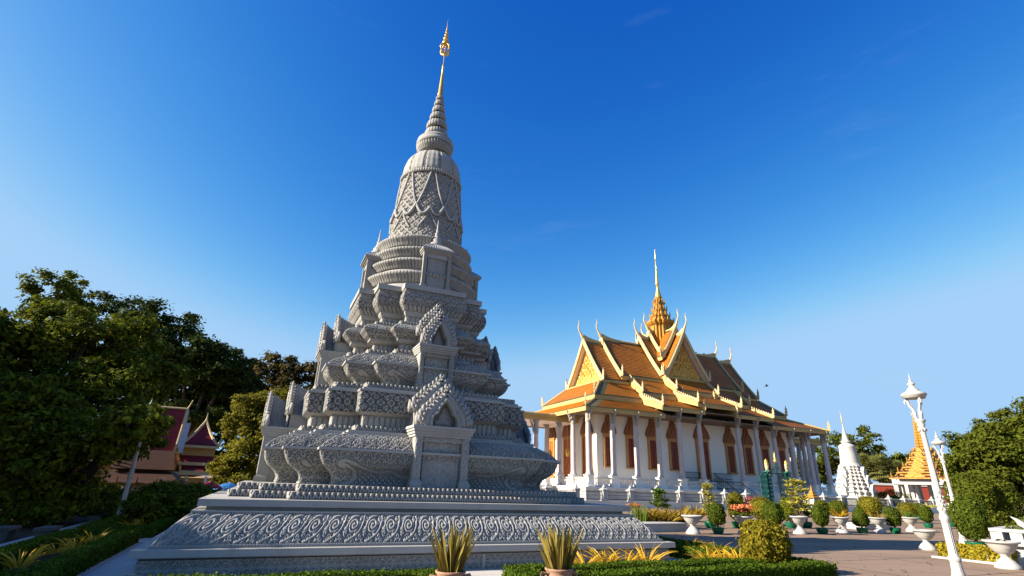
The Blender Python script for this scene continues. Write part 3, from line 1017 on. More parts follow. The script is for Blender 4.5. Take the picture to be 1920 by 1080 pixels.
def pediment(mb, w_, h, z0, y, th=0.12, crk=9, wings=True):
    """flame-edged gable plate facing -y with a recessed trefoil niche"""
    o = mirror(ogee(w_, h))
    i_ = mirror(trefoil(w_ * 0.56, h * 0.66))
    n = 60

    def rs(p):
        p = np.array(p + [p[0]], float)
        d = np.concatenate([[0], np.cumsum(np.hypot(*np.diff(p, axis=0).T))])
        q = np.linspace(0, d[-1], n + 1)[:-1]
        return np.stack([np.interp(q, d, p[:, 0]), np.interp(q, d, p[:, 1])], 1)
    # ring between outline and niche: match by angle about the niche centre
    O, I = np.array(o, float), np.array(i_, float)
    c = np.array([0, h * 0.28])

    def byang(P):
        P = rs([tuple(x) for x in P])
        an = np.unwrap(np.arctan2(P[:, 1] - c[1], P[:, 0] - c[0]))
        q = np.linspace(-PI * 0.75, -PI * 0.75 + 2 * PI, n + 1)[:-1]
        base = np.argmin(np.abs(((an - q[0] + PI) % (2 * PI)) - PI))
        P = np.roll(P, -base, 0)
        an = np.unwrap(np.arctan2(P[:, 1] - c[1], P[:, 0] - c[0]))
        an += round((q[0] - an[0]) / (2 * PI)) * 2 * PI
        return np.stack([np.interp(q, an, P[:, 0]), np.interp(q, an, P[:, 1])], 1)
    Oa, Ia = byang(O), byang(I)
    prof = [(Oa, y + th), (Oa, y), (Oa * 0.55 + Ia * 0.45, y - 0.02), (Ia * 1.16 + np.array([0, -0.01]), y + 0.005), (Ia * 1.13 + np.array([0, -0.008]), y - 0.05), (Ia, y - 0.02), (Ia, y + th * 2.0)]
    P = np.zeros((n, len(prof), 3))
    for k, (q, yy) in enumerate(prof):
        P[:, k, 0], P[:, k, 1], P[:, k, 2] = q[:, 0], yy, z0 + q[:, 1]
    mb.grid(P, True)
    mb.prism([(x, y + th * 1.9, z0 + zz_) for x, zz_ in i_], (0, 0, 0), (0, 0.04, 0))
    for k in range(9):                              # small leaves between arch band and edge
        f = k / 8
        for sx in (-1, 1):
            ox, oz = np.interp(f, np.linspace(0, 1, 9), [p[0] for p in ogee(w_, h)]), np.interp(f, np.linspace(0, 1, 9), [p[1] for p in ogee(w_, h)])
            ix, iz = w_ * 0.56 * (1 - f), h * 0.64 * f ** 0.8
            for g in (0.35, 0.7):
                mb.sphere((sx * (ix + (ox - ix) * g), y - 0.005, z0 + iz + (oz - iz) * g), h * 0.035, 7, 5, (1, 0.8, 1.25))
    tf = mirror(trefoil(w_ * 0.64, h * 0.73))
    mb.tube([(x, y - 0.03, z0 + zz_) for x, zz_ in tf], h * 0.030, 7)
    # carved figure inside the niche: clustered lobes
    for (fx, fz, fr) in ((0, .16, .11), (0, .30, .085), (0, .42, .055), (.17, .12, .08), (-.17, .12, .08), (.28, .10, .06), (-.28, .10, .06), (.13, .26, .06), (-.13, .26, .06)):
        mb.sphere((fx * w_, y + th * 1.75, z0 + fz * h), fr * h, 10, 6, (1, 0.5, 1.2))
    # crockets along both slopes
    og = ogee(w_, h)
    pts = resample(og, crk + 1)
    for sx in (-1, 1):
        for k in range(1, crk + 1):
            x, zz_ = pts[k]
            s_ = h * 0.070 * (1.2 - 0.4 * k / crk) * rng.uniform(0.85, 1.15)
            yy_ = y + th * 0.35
            mb.tube([(sx * (x - s_ * 0.3), yy_, z0 + zz_ - s_ * 0.4), (sx * (x + s_ * 0.75), yy_ - 0.01, z0 + zz_ + s_ * 0.25), (sx * (x + s_ * 0.95), yy_ - 0.01, z0 + zz_ + s_ * 1.1), (sx * (x + s_ * 0.55), yy_, z0 + zz_ + s_ * 2.0)], [s_ * 0.75, s_ * 0.85, s_ * 0.55, s_ * 0.05], 7)
            mb.sphere((sx * (x - s_ * 0.2), y - 0.03, z0 + zz_ + s_ * 0.1), s_ * 0.55, 7, 5, (1, 0.7, 1))
        if wings:                                   # upswept naga heads at the lower ends
            for q, (dx, hh) in enumerate(((0.0, 0.42), (0.17, 0.33))):
                xb = sx * (w_ * 0.97 + dx * w_)
                pl = [(xb - sx * 0.10 * w_, 0), (xb + sx * 0.12 * w_, 0), (xb + sx * 0.16 * w_, hh * h * 0.4), (xb + sx * 0.13 * w_, hh * h), (xb - sx * 0.02 * w_, hh * h * 0.62), (xb - sx * 0.14 * w_, hh * h * 0.3)]
                if sx < 0:
                    pl = pl[::-1]
                mb.prism([(x, y + 0.03 * q, z0 + zz_) for x, zz_ in pl], (0, 0, 0), (0, th * 0.8, 0))


def groof(mb, w_, h, z0, y0, y1):
    """gable roof behind a pediment, ridge swept up towards its front end; rows of round tiles"""
    nrow, ny = 34, 13
    for sx in (-1, 1):
        P = np.zeros((ny * 3 + 1, nrow + 1, 3))
        for i in range(ny * 3 + 1):
            f = i / (ny * 3)
            up = 0.24 * h * (1 - f) ** 1.8
            for j in range(nrow + 1):
                g = j / nrow
                bump_ = (0.030 if j % 3 else 0.006) * (1 if i % 3 == 1 else 0)
                x = w_ * (1 - g) * (1 - 0.25 * math.sin(PI * g) * 0.6)
                P[i, j] = (sx * (x + bump_), y0 + (y1 - y0) * f, z0 + (h * 0.84 + up) * g ** 1.12 + bump_)
        mb.grid(P if sx > 0 else P[::-1])


def doorway(D, w_, z0, zc0, zc1, zp, wc, back, stp, depth_back):
    """one porch: two carved pillars, door leaf, cornice and two stacked flame gables; faces -y"""
    body, dr, ped, rf = MB(), MB(), MB(), MB()
    pils = []
    pw = w_ * 0.30
    for sx in (-1, 1):
        xc = sx * (w_ - pw * 0.55)
        hb = (zc0 - z0)
        p_ = MB()
        p_.box((xc, -D + 0.15, z0 + hb * 0.05), (pw * 1.28, pw * 1.5, hb * 0.10))
        p_.prism([(xc - pw * 0.62, -D + 0.0, z0 + hb * .10), (xc + pw * 0.62, -D + 0.0, z0 + hb * .10), (xc + pw * 0.42, -D + .06, z0 + hb * .17), (xc - pw * 0.42, -D + .06, z0 + hb * .17)], (0, 0, 0), (0, 0.3, 0))
        # carved shaft
        rows = [z0 + hb * 0.17, zc0]
        sx0, sx1 = xc - pw * 0.42, xc + pw * 0.42
        nu, nv = 14, 70
        uu, vv = np.linspace(0, 1, nu + 1)[:, None], np.linspace(0, 1, nv + 1)[None]
        Hh = rows[1] - rows[0]
        hgt = r_vine(uu * pw * 0.84, vv * Hh, pw * 0.84, Hh, pw * 0.84) * sstep(0, 0.1, np.minimum(uu, 1 - uu))
        P = np.stack([sx0 + (sx1 - sx0) * uu + 0 * vv, -D + 0.05 - 0.018 * hgt, rows[0] + Hh * vv + 0 * uu], -1)
        p_.grid(P)
        p_.bb(sx0, sx1, -D + 0.052, -D + 0.36, rows[0], rows[1])
        pils.append(p_)
    xi = w_ - pw * 1.0
    # door leaf with vertical carved strips
    nu, nv = 60, 80
    uu, vv = np.linspace(-1, 1, nu + 1)[:, None], np.linspace(0, 1, nv + 1)[None]
    Hh = (zc0 - z0) * 0.90
    strip = sstep(0.10, 0.15, np.abs(uu)) * (1 - sstep(0.62, 0.66, np.abs(uu)))
    vine = r_vine((uu + 1) * xi, vv * Hh, 2 * xi, Hh, xi * 0.42)
    beads = r_bead((uu * 0 + 0.5) * 0.1 + 0 * uu, vv * Hh, 0.1, 0.1) * 0
    col = (1 - sstep(0.02, 0.09, np.abs(np.abs(uu) - 0.86))) * (0.7 + 0.5 * np.abs(np.sin(vv * Hh * 2 * PI / 0.16)))
    mid = (1 - sstep(0.07, 0.10, np.abs(uu))) * (0.5 + 0.4 * np.sign(np.sin(vv * Hh * 2 * PI / 0.3)))
    hgt = strip * vine * 0.014 + col * 0.05 + mid * 0.02
    P = np.stack([uu * xi + 0 * vv, -D + 0.183 - hgt * 1.3, z0 + Hh * vv + 0 * uu], -1)
    dr.grid(P)
    # body, lintel, cornice
    body.bb(-w_ * 0.92, w_ * 0.92, -D + 0.20, -D + depth_back, z0, zc0)
    lin = z0 + (zc0 - z0) * 0.90
    nu, nv = 60, 10
    uu, vv = np.linspace(0, 1, nu + 1)[:, None], np.linspace(0, 1, nv + 1)[None]
    Hh = zc0 - lin
    hgt = r_vine(uu * xi * 2, vv * Hh, xi * 2, Hh, Hh)
    body.grid(np.stack([-xi + 2 * xi * uu + 0 * vv, -D + 0.10 - 0.02 * hgt, lin + Hh * vv + 0 * uu], -1))
    body.bb(-xi, xi, -D + 0.102, -D + 0.2, lin, zc0)
    hc = zc1 - zc0
    for k in range(4):
        f = k / 3
        ww = w_ + (wc - w_) * f
        body.bb(-ww, ww, -D + 0.03 - 0.10 * f, -D + depth_back, zc0 + hc * k / 4, zc0 + hc * (k + 1) / 4)
    hp = zp - zc1
    pediment(ped, wc * 0.72, hp, zc1, -D - 0.02)
    pediment(ped, wc * 0.80, hp * 1.0, zc1 + back, -D + stp, 0.12, 9)
    ped.bb(-wc * 0.80, wc * 0.80, -D + stp + 0.005, -D + stp + 0.10, zc1, zc1 + back)
    groof(rf, wc * 0.72, hp * 0.93, zc1, -D + 0.08, -D + stp + 0.1)
    groof(rf, wc * 0.80, hp * 0.93, zc1 + back, -D + stp + 0.08, -D + depth_back)
    rf.bb(-wc * 0.8, wc * 0.8, -D + stp + 0.06, -D + depth_back, zc1, zc1 + back)
    bo = body.build('doorway', 'stone_smooth', stupa)
    for p_ in pils:
        p_.build('pillar', 'stone', bo)
    dr.build('door', 'stone', bo)
    ped.build('pediment', 'stone', bo, True)
    rf.build('roof', 'stone_smooth', bo)
    for k in (1, 2, 3):
        copy_part(bo, stupa, rotz(k * PI / 2))
    return bo


doorway(4.09, 0.72, 1.52, 2.68, 2.94, 3.90, 0.80, 0.36, 0.52, 1.35)
doorway(2.95, 0.52, 4.03, 5.04, 5.27, 6.22, 0.57, 0.32, 0.36, 1.05)


def niche(D, w_, z0, z1, z2, z3, tip):
    body, rf, fin = MB(), MB(), MB()
    pils, dr = [], MB()
    body.bb(-w_ * 0.86, w_ * 0.86, -D + 0.16, -D + 0.75, z0, z1)
    pw = w_ * 0.28
    for sx in (-1, 1):
        xc = sx * (w_ - pw * 0.5)
        pil = MB()
        pils.append(pil)
        pil.box((xc, -D + 0.10, z0 + 0.07), (pw * 1.25, pw * 1.4, 0.14))
        pil.box((xc, -D + 0.11, (z0 + 0.14 + z1) / 2), (pw * 0.85, pw, z1 - z0 - 0.14))
    xi = w_ - pw
    nu, nv = 44, 70
    uu, vv = np.linspace(-1, 1, nu + 1)[:, None], np.linspace(0, 1, nv + 1)[None]
    Hh = (z1 - z0) * 0.88
    hgt = (1 - sstep(0.03, 0.1, np.abs(np.abs(uu) - 0.84))) * (0.6 + 0.5 * np.abs(np.sin(vv * Hh * 2 * PI / 0.15))) * 0.05
    hgt = hgt + r_vine((uu + 1) * xi, vv * Hh, 2 * xi, Hh, xi * 0.5) * 0.014 * (np.abs(uu) < 0.7)
    dr.grid(np.stack([uu * xi + 0 * vv, -D + 0.15 - hgt, z0 + Hh * vv + 0 * uu], -1))
    body.bb(-xi, xi, -D + 0.08, -D + 0.17, z0 + Hh, z1)
    for k in range(3):
        ww = w_ * (1.0 + 0.07 * k)
        body.bb(-ww, ww, -D + 0.04 - 0.05 * k, -D + 0.75, z1 + (z2 - z1) * k / 3, z1 + (z2 - z1) * (k + 1) / 3)
    n = 24
    P = np.zeros((4 * n, 12, 3))
    w0, w1 = w_ * 1.10, w_ * 0.30
    yc = -D + 0.40
    for k in range(4 * n):
        s_, f = divmod(k, n)
        f = f / n * 2 - 1
        x, y = [(f, -1), (1, f), (-f, 1), (-1, -f)][s_]
        for j in range(12):
            g = j / 11
            ww = w0 + (w1 - w0) * g + (0.014 if (k % 2 and 0 < j < 11) else 0)
            P[k, j] = (x * ww, yc + y * ww * 0.9, z2 + (z3 - z2) * g ** 0.85)
    rf.grid(P, True)
    fin.lathe([(w_ * 0.42, z3 - 0.05), (w_ * 0.46, z3 + 0.04), (w_ * 0.32, z3 + 0.09), (w_ * 0.36, z3 + 0.16), (w_ * 0.2, z3 + 0.28), (w_ * 0.13, z3 + 0.40), (w_ * 0.17, z3 + 0.43), (w_ * 0.10, z3 + 0.47), (0.012, tip)], 20, (0, yc, 0))
    bo = body.build('niche', 'stone_smooth', stupa)
    for p_ in pils:
        p_.build('pillar', 'stone_fine', bo)
    dr.build('door', 'stone', bo)
    rf.build('roof', 'stone_smooth', bo)
    fin.build('finial', 'stone_smooth', bo, True)
    for k in (1, 2, 3):
        copy_part(bo, stupa, rotz(k * PI / 2))


niche(2.02, 0.47, 7.29, 8.52, 8.66, 8.98, 9.92)

# ------------------------------------------------------------------ the temple hall (local axes: x along the front, y into the depth)
PG = np.array([8.4338, 54.8530])
hall = thing('temple_hall', 'white temple hall with orange tiled stepped roofs, golden spire and slender granite columns', 'temple', (PG[0], PG[1], 0), ROT)
UL, VL, VC, UC = 36.6, 18.0, 9.0, 18.3
SP = 3.05
FZ, CB, CT = 1.75, 2.98, 9.33

# terrace
b = MB()
b.bb(-1.1, UL + 1.1, -1.1, VL + 1.1, 0.0, 1.55)
b.bb(-1.2, UL + 1.2, -1.2, VL + 1.2, 1.55, 1.75)
b.bb(-1.25, UL + 1.25, -1.25, VL + 1.25, 0.0, 0.25)
b.build('terrace', 'white', hall)
# wall
b = MB()
b.bb(3, UL - 3, 3, VL - 3, FZ, 11.3)
w_ = b.build('wall', 'white', hall)
b = MB()
b.bb(2.86, UL - 2.86, 2.86, VL - 2.86, FZ + 0.002, 2.55)
b.bb(2.92, UL - 2.92, 2.92, VL - 2.92, 2.552, 2.75)
b.build('wall_base', 'soffit', hall)


# columns
def column(z1):
    p, s_, c_ = MB(), MB(), MB()
    p.box((0, 0, FZ + 0.10), (0.92, 0.92, 0.20))
    p.prism([(-.43, -.43, FZ + .2), (.43, -.43, FZ + .2), (.34, -.43, FZ + .42), (-.34, -.43, FZ + .42)], (0, 0.09, 0), (0, 0.77, 0))
    p.box((0, 0, FZ + 0.66), (0.64, 0.64, 0.52))
    p.box((0, 0, FZ + 0.98), (0.76, 0.76, 0.12))
    p.box((0, 0, FZ + 1.08), (0.86, 0.86, 0.08))
    s_.lathe([(0.36, CB - 0.12), (0.38, CB - 0.06), (0.36, CB), (0.30, CB + 0.04), (0.33, CB + 0.10), (0.29, CB + 0.16), (0.285, CB + 0.5), (0.275, z1 - 2.6), (0.235, z1 - 1.45)], 18)
    c_.lathe([(0.235, z1 - 1.46), (0.29, z1 - 1.42), (0.27, z1 - 1.34), (0.27, z1 - 0.3), (0.33, z1 - 0.22), (0.33, z1 - 0.12), (0.42, z1 - 0.06), (0.42, z1)], 12)
    # kinnari bracket: winged figure leaning out under the eave
    k_ = MB()
    k_.tube([(0, -0.26, z1 - 1.30), (0, -0.36, z1 - 1.0), (0, -0.42, z1 - 0.72), (0, -0.58, z1 - 0.42), (0, -0.74, z1 - 0.14), (0, -0.78, z1 + 0.02)], [0.05, 0.09, 0.12, 0.10, 0.07, 0.06], 8)
    k_.sphere((0, -0.58, z1 - 0.28), 0.09, 8, 6, (1, 1, 1.2))
    for sx in (-1, 1):
        k_.tube([(sx * 0.06, -0.44, z1 - 0.62), (sx * 0.20, -0.50, z1 - 0.36), (sx * 0.24, -0.70, z1 - 0.06)], [0.05, 0.045, 0.03], 6)
        k_.prism([(sx * 0.05, -0.40, z1 - 0.9), (sx * 0.26, -0.34, z1 - 0.55), (sx * 0.20, -0.36, z1 - 1.0)], (0, 0, 0), (0, 0.05, 0))
    k_.prism([(-0.05, -0.30, z1 - 1.2), (-0.03, -0.52, z1 - 1.05), (-0.02, -0.30, z1 - 0.8)], (0, 0, 0), (0.08, 0, 0))
    so = s_.build('column', 'granite', hall, True)
    p.build('pedestal', 'white', so)
    co = c_.build('capital', 'capital', so, True)
    k_.build('bracket_figure', 'capital', so, True)
    return so


LV = lambda i: 0 if i <= 3 or i >= 9 else 0.85
c_low = column(9.50)
c_high = column(10.35)
cols = []
first = {0: True, 1: True}
for i in range(13):
    if i == 6:
        continue
    hi = LV(i) > 0
    src = c_high if hi else c_low
    for v, rz in ((0, 0), (VL, PI)):
        if v == 0 and i == 0:
            c_low.location = (0, 0, 0)
            continue
        if v == 0 and i == 4:
            c_high.location = (i * SP, 0, 0)
            continue
        c = copy_tree(src, hall)
        c.location = (i * SP, v, 0)
        c.rotation_euler = (0, 0, rz)
for k in range(1, 6):
    for u, rz in ((0, -PI / 2), (UL, PI / 2)):
        c = copy_tree(c_low, hall)
        c.location = (u, k * VL / 6, 0)
        c.rotation_euler = (0, 0, rz)

# balustrade between pedestals
def balu(mb, p0, p1, z0):
    p0, p1 = np.array(p0, float), np.array(p1, float)
    L = np.linalg.norm(p1 - p0)
    a = math.atan2(p1[1] - p0[1], p1[0] - p0[0])
    c = (p0 + p1) / 2
    mb.box((c[0], c[1], z0 + 0.08), (L, 0.26, 0.16), a)
    mb.box((c[0], c[1], z0 + 0.82), (L, 0.28, 0.12), a)
    n = int(L / 0.27)
    for i in range(n):
        q = p0 + (p1 - p0) * (i + 0.5) / n
        mb.lathe([(0.05, z0 + .16), (0.085, z0 + .27), (0.09, z0 + .36), (0.045, z0 + .56), (0.06, z0 + .70), (0.075, z0 + .76)], 8, (q[0], q[1], 0), cap=False)


def bay(p0, p1):
    b = MB()
    balu(b, p0, p1, FZ)
    b.build('balustrade', 'white', hall, True)


for i in range(12):
    if i not in (5, 6):
        bay((i * SP + 0.38, 0), ((i + 1) * SP - 0.38, 0))
for k in (0, 1, 4, 5):
    for u in (0, UL):
        bay((u, k * VL / 6 + .38), (u, (k + 1) * VL / 6 - .38))
bay((5 * SP + .38, 0), (17.0, 0))
bay((19.6, 0), (7 * SP - .38, 0))


# windows and doors with spired pediments
def ped_outline(w_, h):
    return [(w_ * 0.46, 0), (w_ * 0.58, h * 0.04), (w_ * 0.54, h * 0.08), (w_ * 0.53, h * 0.14), (w_ * 0.44, h * 0.28), (w_ * 0.32, h * 0.40), (w_ * 0.20, h * 0.50), (w_ * 0.25, h * 0.53), (w_ * 0.20, h * 0.58), (w_ * 0.10, h * 0.72), (w_ * 0.055, h * 0.82), (w_ * 0.07, h * 0.85), (w_ * 0.02, h * 0.92), (0, h)]


def window(w_, z0, z1, ptop, leafm, panelm, name):
    f, s_, pn, pd = MB(), MB(), MB(), MB()
    t = 0.24
    for sx in (-1, 1):
        f.bb(sx * w_ / 2 - t / 2, sx * w_ / 2 + t / 2, -0.20, 0.02, z0, z1)
    f.bb(-w_ / 2 + t / 2, w_ / 2 - t / 2, -0.20, 0.02, z1 - t, z1)
    f.bb(-w_ / 2 - t * .7, w_ / 2 + t * .7, -0.26, 0.02, z0 - 0.16, z0)
    f.bb(-w_ / 2 - t * .8, w_ / 2 + t * .8, -0.27, 0.02, z1, z1 + 0.14)
    iw = w_ - t
    s_.bb(-iw / 2, iw / 2, -0.06, 0.02, z0, z1 - t)
    for sx in (-1, 1):
        s_.bb(sx * iw / 4 - iw / 4 + .005, sx * iw / 4 + iw / 4 - .005, -0.10, -0.061, z0 + 0.02, z1 - t - 0.02)
        H = z1 - t - z0
        for q0, q1 in ((0.05, 0.70), (0.76, 0.95)):
            pn.bb(sx * iw / 4 - iw * 0.13, sx * iw / 4 + iw * 0.13, -0.125, -0.101, z0 + H * q0, z0 + H * q1)
    o = mirror(ped_outline(w_ + 0.5, ptop - z1 - 0.14))
    pd.prism([(x, -0.24, z1 + 0.14 + zz_) for x, zz_ in o], (0, 0, 0), (0, 0.25, 0))
    o2 = mirror([(x * 0.62, zz_ * 0.55 + 0.1) for x, zz_ in ped_outline(w_ + 0.5, ptop - z1 - 0.14)])
    pd.prism([(x, -0.30, z1 + 0.14 + zz_) for x, zz_ in o2], (0, 0, 0), (0, 0.055, 0))
    fo = f.build(name, 'frame_gold', hall)
    so = s_.build('shutter', leafm, fo)
    pn.build('shutter_panel', panelm, fo)
    pd.build('spired_pediment', 'ped_brown', fo)
    return fo


w0 = window(1.25, 3.92, 7.25, 10.3, 'wood_red', 'wood_panel', 'window')
wins = [4.62, 7.68, 10.75, 13.82, 22.85, 25.9, 28.9, 31.98]
w0.location = (wins[0], 3.0, 0)
for u in wins[1:]:
    c = copy_tree(w0, hall)
    c.location = (u, 3.0, 0)
d0 = window(1.75, 2.76, 7.5, 10.9, 'wood_red', 'wood_panel', 'door')
d0.location = (18.31, 3.0, 0)
d1 = window(1.7, 2.76, 7.2, 10.4, 'door_orange', 'door_orange', 'door')
for i, v in enumerate((4.8, 9.0, 13.2)):
    c = d1 if i == 0 else copy_tree(d1, hall)
    c.location = (3.0, v, 0)
    c.rotation_euler = (0, 0, -PI / 2)

# front stair with iron railing
b = MB()
for i in range(10):
    b.bb(17.1, 19.5, -1.2 - 0.32 * (10 - i), -1.21, 0.0 + 0.001 * i, 0.175 * (i + 1) - 0.01)
for i in range(6):
    b.bb(17.3, 19.3, 1.1 + 0.30 * i, 2.85, FZ + 0.001, FZ + 0.165 * (i + 1))
st = b.build('staircase', 'white_rough', hall)
b = MB()
for u in (17.15, 19.45):
    for pth in ([(u, -4.3, 0.9), (u, -1.2, 2.75), (u, 0.3, 2.75), (u, 1.2, 2.80), (u, 2.7, 3.75)],):
        b.tube(pth, 0.045, 6)
        b.tube([(x, y, z - 0.75) for x, y, z in pth], 0.035, 6)
        for k in range(26):
            y = -4.2 + 6.8 * k / 25
            zt = float(np.interp(y, [q[1] for q in pth], [q[2] for q in pth]))
            b.tube([(u, y, zt - 0.8), (u, y, zt)], 0.018, 4)
for u0, u1 in ((14.4, 17.15), (19.45, 22.2)):
    for zz_ in (3.7, 3.1):
        b.tube([(u0, 2.5, zz_ - 0.0), (u1, 2.5, zz_)], 0.035, 6)
    for k in range(22):
        u = u0 + (u1 - u0) * k / 21
        b.tube([(u, 2.5, 2.6), (u, 2.5, 3.7)], 0.016, 4)
b.build('railing', 'iron', hall)


# ---------------- roofs
def slab(mb, a, b_, c, d, th):
    """roof slab: eave a-b, top c-d (c above b), thickness th downwards"""
    q = np.array([a, b_, c, d], float)
    n = np.cross(q[1] - q[0], q[3] - q[0])
    n /= np.linalg.norm(n)
    if n[2] < 0:
        n = -n
    lo = q - n * th
    mb.add(np.concatenate([q, lo]), [(0, 1, 2, 3), (7, 6, 5, 4), (0, 4, 5, 1), (1, 5, 6, 2), (2, 6, 7, 3), (3, 7, 4, 0)])


def tiled(tl, ed, a, b_, c, d, bw, th=0.14, sides=(1, 1, 1, 1)):
    """slab in border tiles with a raised field of orange tiles; sides = border at eave, right, top, left"""
    slab(ed, a, b_, c, d, th)
    q = np.array([a, b_, c, d], float)
    n = np.cross(q[1] - q[0], q[3] - q[0])
    n /= np.linalg.norm(n)
    if n[2] < 0:
        n = -n
    H = np.linalg.norm(q[3] - q[0])
    L0 = np.linalg.norm(q[1] - q[0])
    v0, v1 = bw * sides[0] / H, 1 - bw * sides[2] / H

    def at(u, v):
        e = q[0] + (q[1] - q[0]) * u
        t = q[3] + (q[2] - q[3]) * u
        return e + (t - e) * v
    ul, ur = bw * sides[3] / L0, 1 - bw * sides[1] / L0
    nv = max(2, int(H * (v1 - v0) / 0.28))
    L1 = max(np.linalg.norm(q[2] - q[3]), 0.01)
    vs = np.linspace(v0, v1, nv + 1)
    for i in range(nv):                             # overlapping courses: each tilts up at its lower edge
        p = []
        for v, lift in ((vs[i], 0.045), (vs[i + 1], 0.012)):
            Lv = L0 + (L1 - L0) * v
            a_, b2 = bw * sides[3] / Lv, 1 - bw * sides[1] / Lv
            p.append((at(min(a_, .5), v) + n * lift, at(max(b2, .5), v) + n * lift))
        tl.add(np.array([p[0][0], p[0][1], p[1][1], p[1][0], p[0][0] - n * 0.05, p[0][1] - n * 0.05]), [(0, 1, 2, 3), (4, 5, 1, 0)])


def flame(mb, x, y, z, h, ax=(1, 0), lean=0.25, th=0.14):
    """upright flame-shaped finial in the vertical plane through ax"""
    o = [(-.16, 0), (.15, 0), (.24, .16), (.16, .30), (.26, .42), (.17, .52), (.22, .66), (.10, .78), (.03, 1.0), (-.03, .80), (-.10, .62), (-.05, .50), (-.16, .40), (-.10, .26), (-.20, .14)]
    ax = np.array(ax, float)
    pr = np.array([-ax[1], ax[0], 0])
    P = [(x + ax[0] * (a_ * h * 0.62 + lean * h * b_ * b_ * 0.3), y + ax[1] * (a_ * h * 0.62 + lean * h * b_ * b_ * 0.3), z + b_ * h) for a_, b_ in o]
    mb.prism(P, -pr * th / 2, pr * th / 2)


def chofa(mb, x, y, z, h, ax):
    """slender S-curved horn at a gable peak, leaning out along ax"""
    o = [(0.0, -0.15), (0.10, 0.05), (0.20, 0.22), (0.30, 0.40), (0.335, 0.56), (0.30, 0.70), (0.265, 0.80), (0.30, 0.90), (0.285, 1.0)]
    r_ = [0.20, 0.18, 0.125, 0.09, 0.075, 0.065, 0.06, 0.04, 0.01]
    mb.tube([(x + ax[0] * a_ * h, y + ax[1] * a_ * h, z + b_ * h) for a_, b_ in o], np.array(r_) * h / 2.3, 8)


def ridge_fin(mb, p, ax, L, h):
    """concave sweep of the ridge up to the gable peak; runs inward (-ax) from p"""
    n = 10
    top = [(-L * i / n, h * (1 - i / n) ** 2.3 + 0.16) for i in range(n + 1)]
    P = [(p[0] + ax[0] * s_, p[1] + ax[1] * s_, p[2] + zz_) for s_, zz_ in top]
    P += [(p[0] - ax[0] * L, p[1] - ax[1] * L, p[2] - 0.25), (p[0], p[1], p[2] - 0.25)]
    pr = np.array([-ax[1], ax[0], 0.0])
    mb.prism(P, -pr * 0.11, pr * 0.11)


tl, ed, fa, sf = MB(), MB(), MB(), MB()
es = MB()
fin = MB()
XB = [(2.72, 9.85, 0), (9.85, 15.45, 1), (15.45, 21.15, 2), (21.15, 26.75, 1), (26.75, UL - 2.72, 0)]
DZ = 0.85


def fascia(mb, p0, p1, h, th=0.10, sill=True):
    p0, p1 = np.array(p0, float), np.array(p1, float)
    d = p1 - p0
    L = np.linalg.norm(d[:2])
    a = math.atan2(d[1], d[0])
    c = (p0 + p1) / 2
    mb.box((c[0], c[1], c[2] - h / 2), (L, th, h), a)
    mb.box((c[0] - math.sin(a) * -0.06, c[1] - math.cos(a) * 0.06, c[2] - h * 0.18), (L, th, h * 0.24), a)


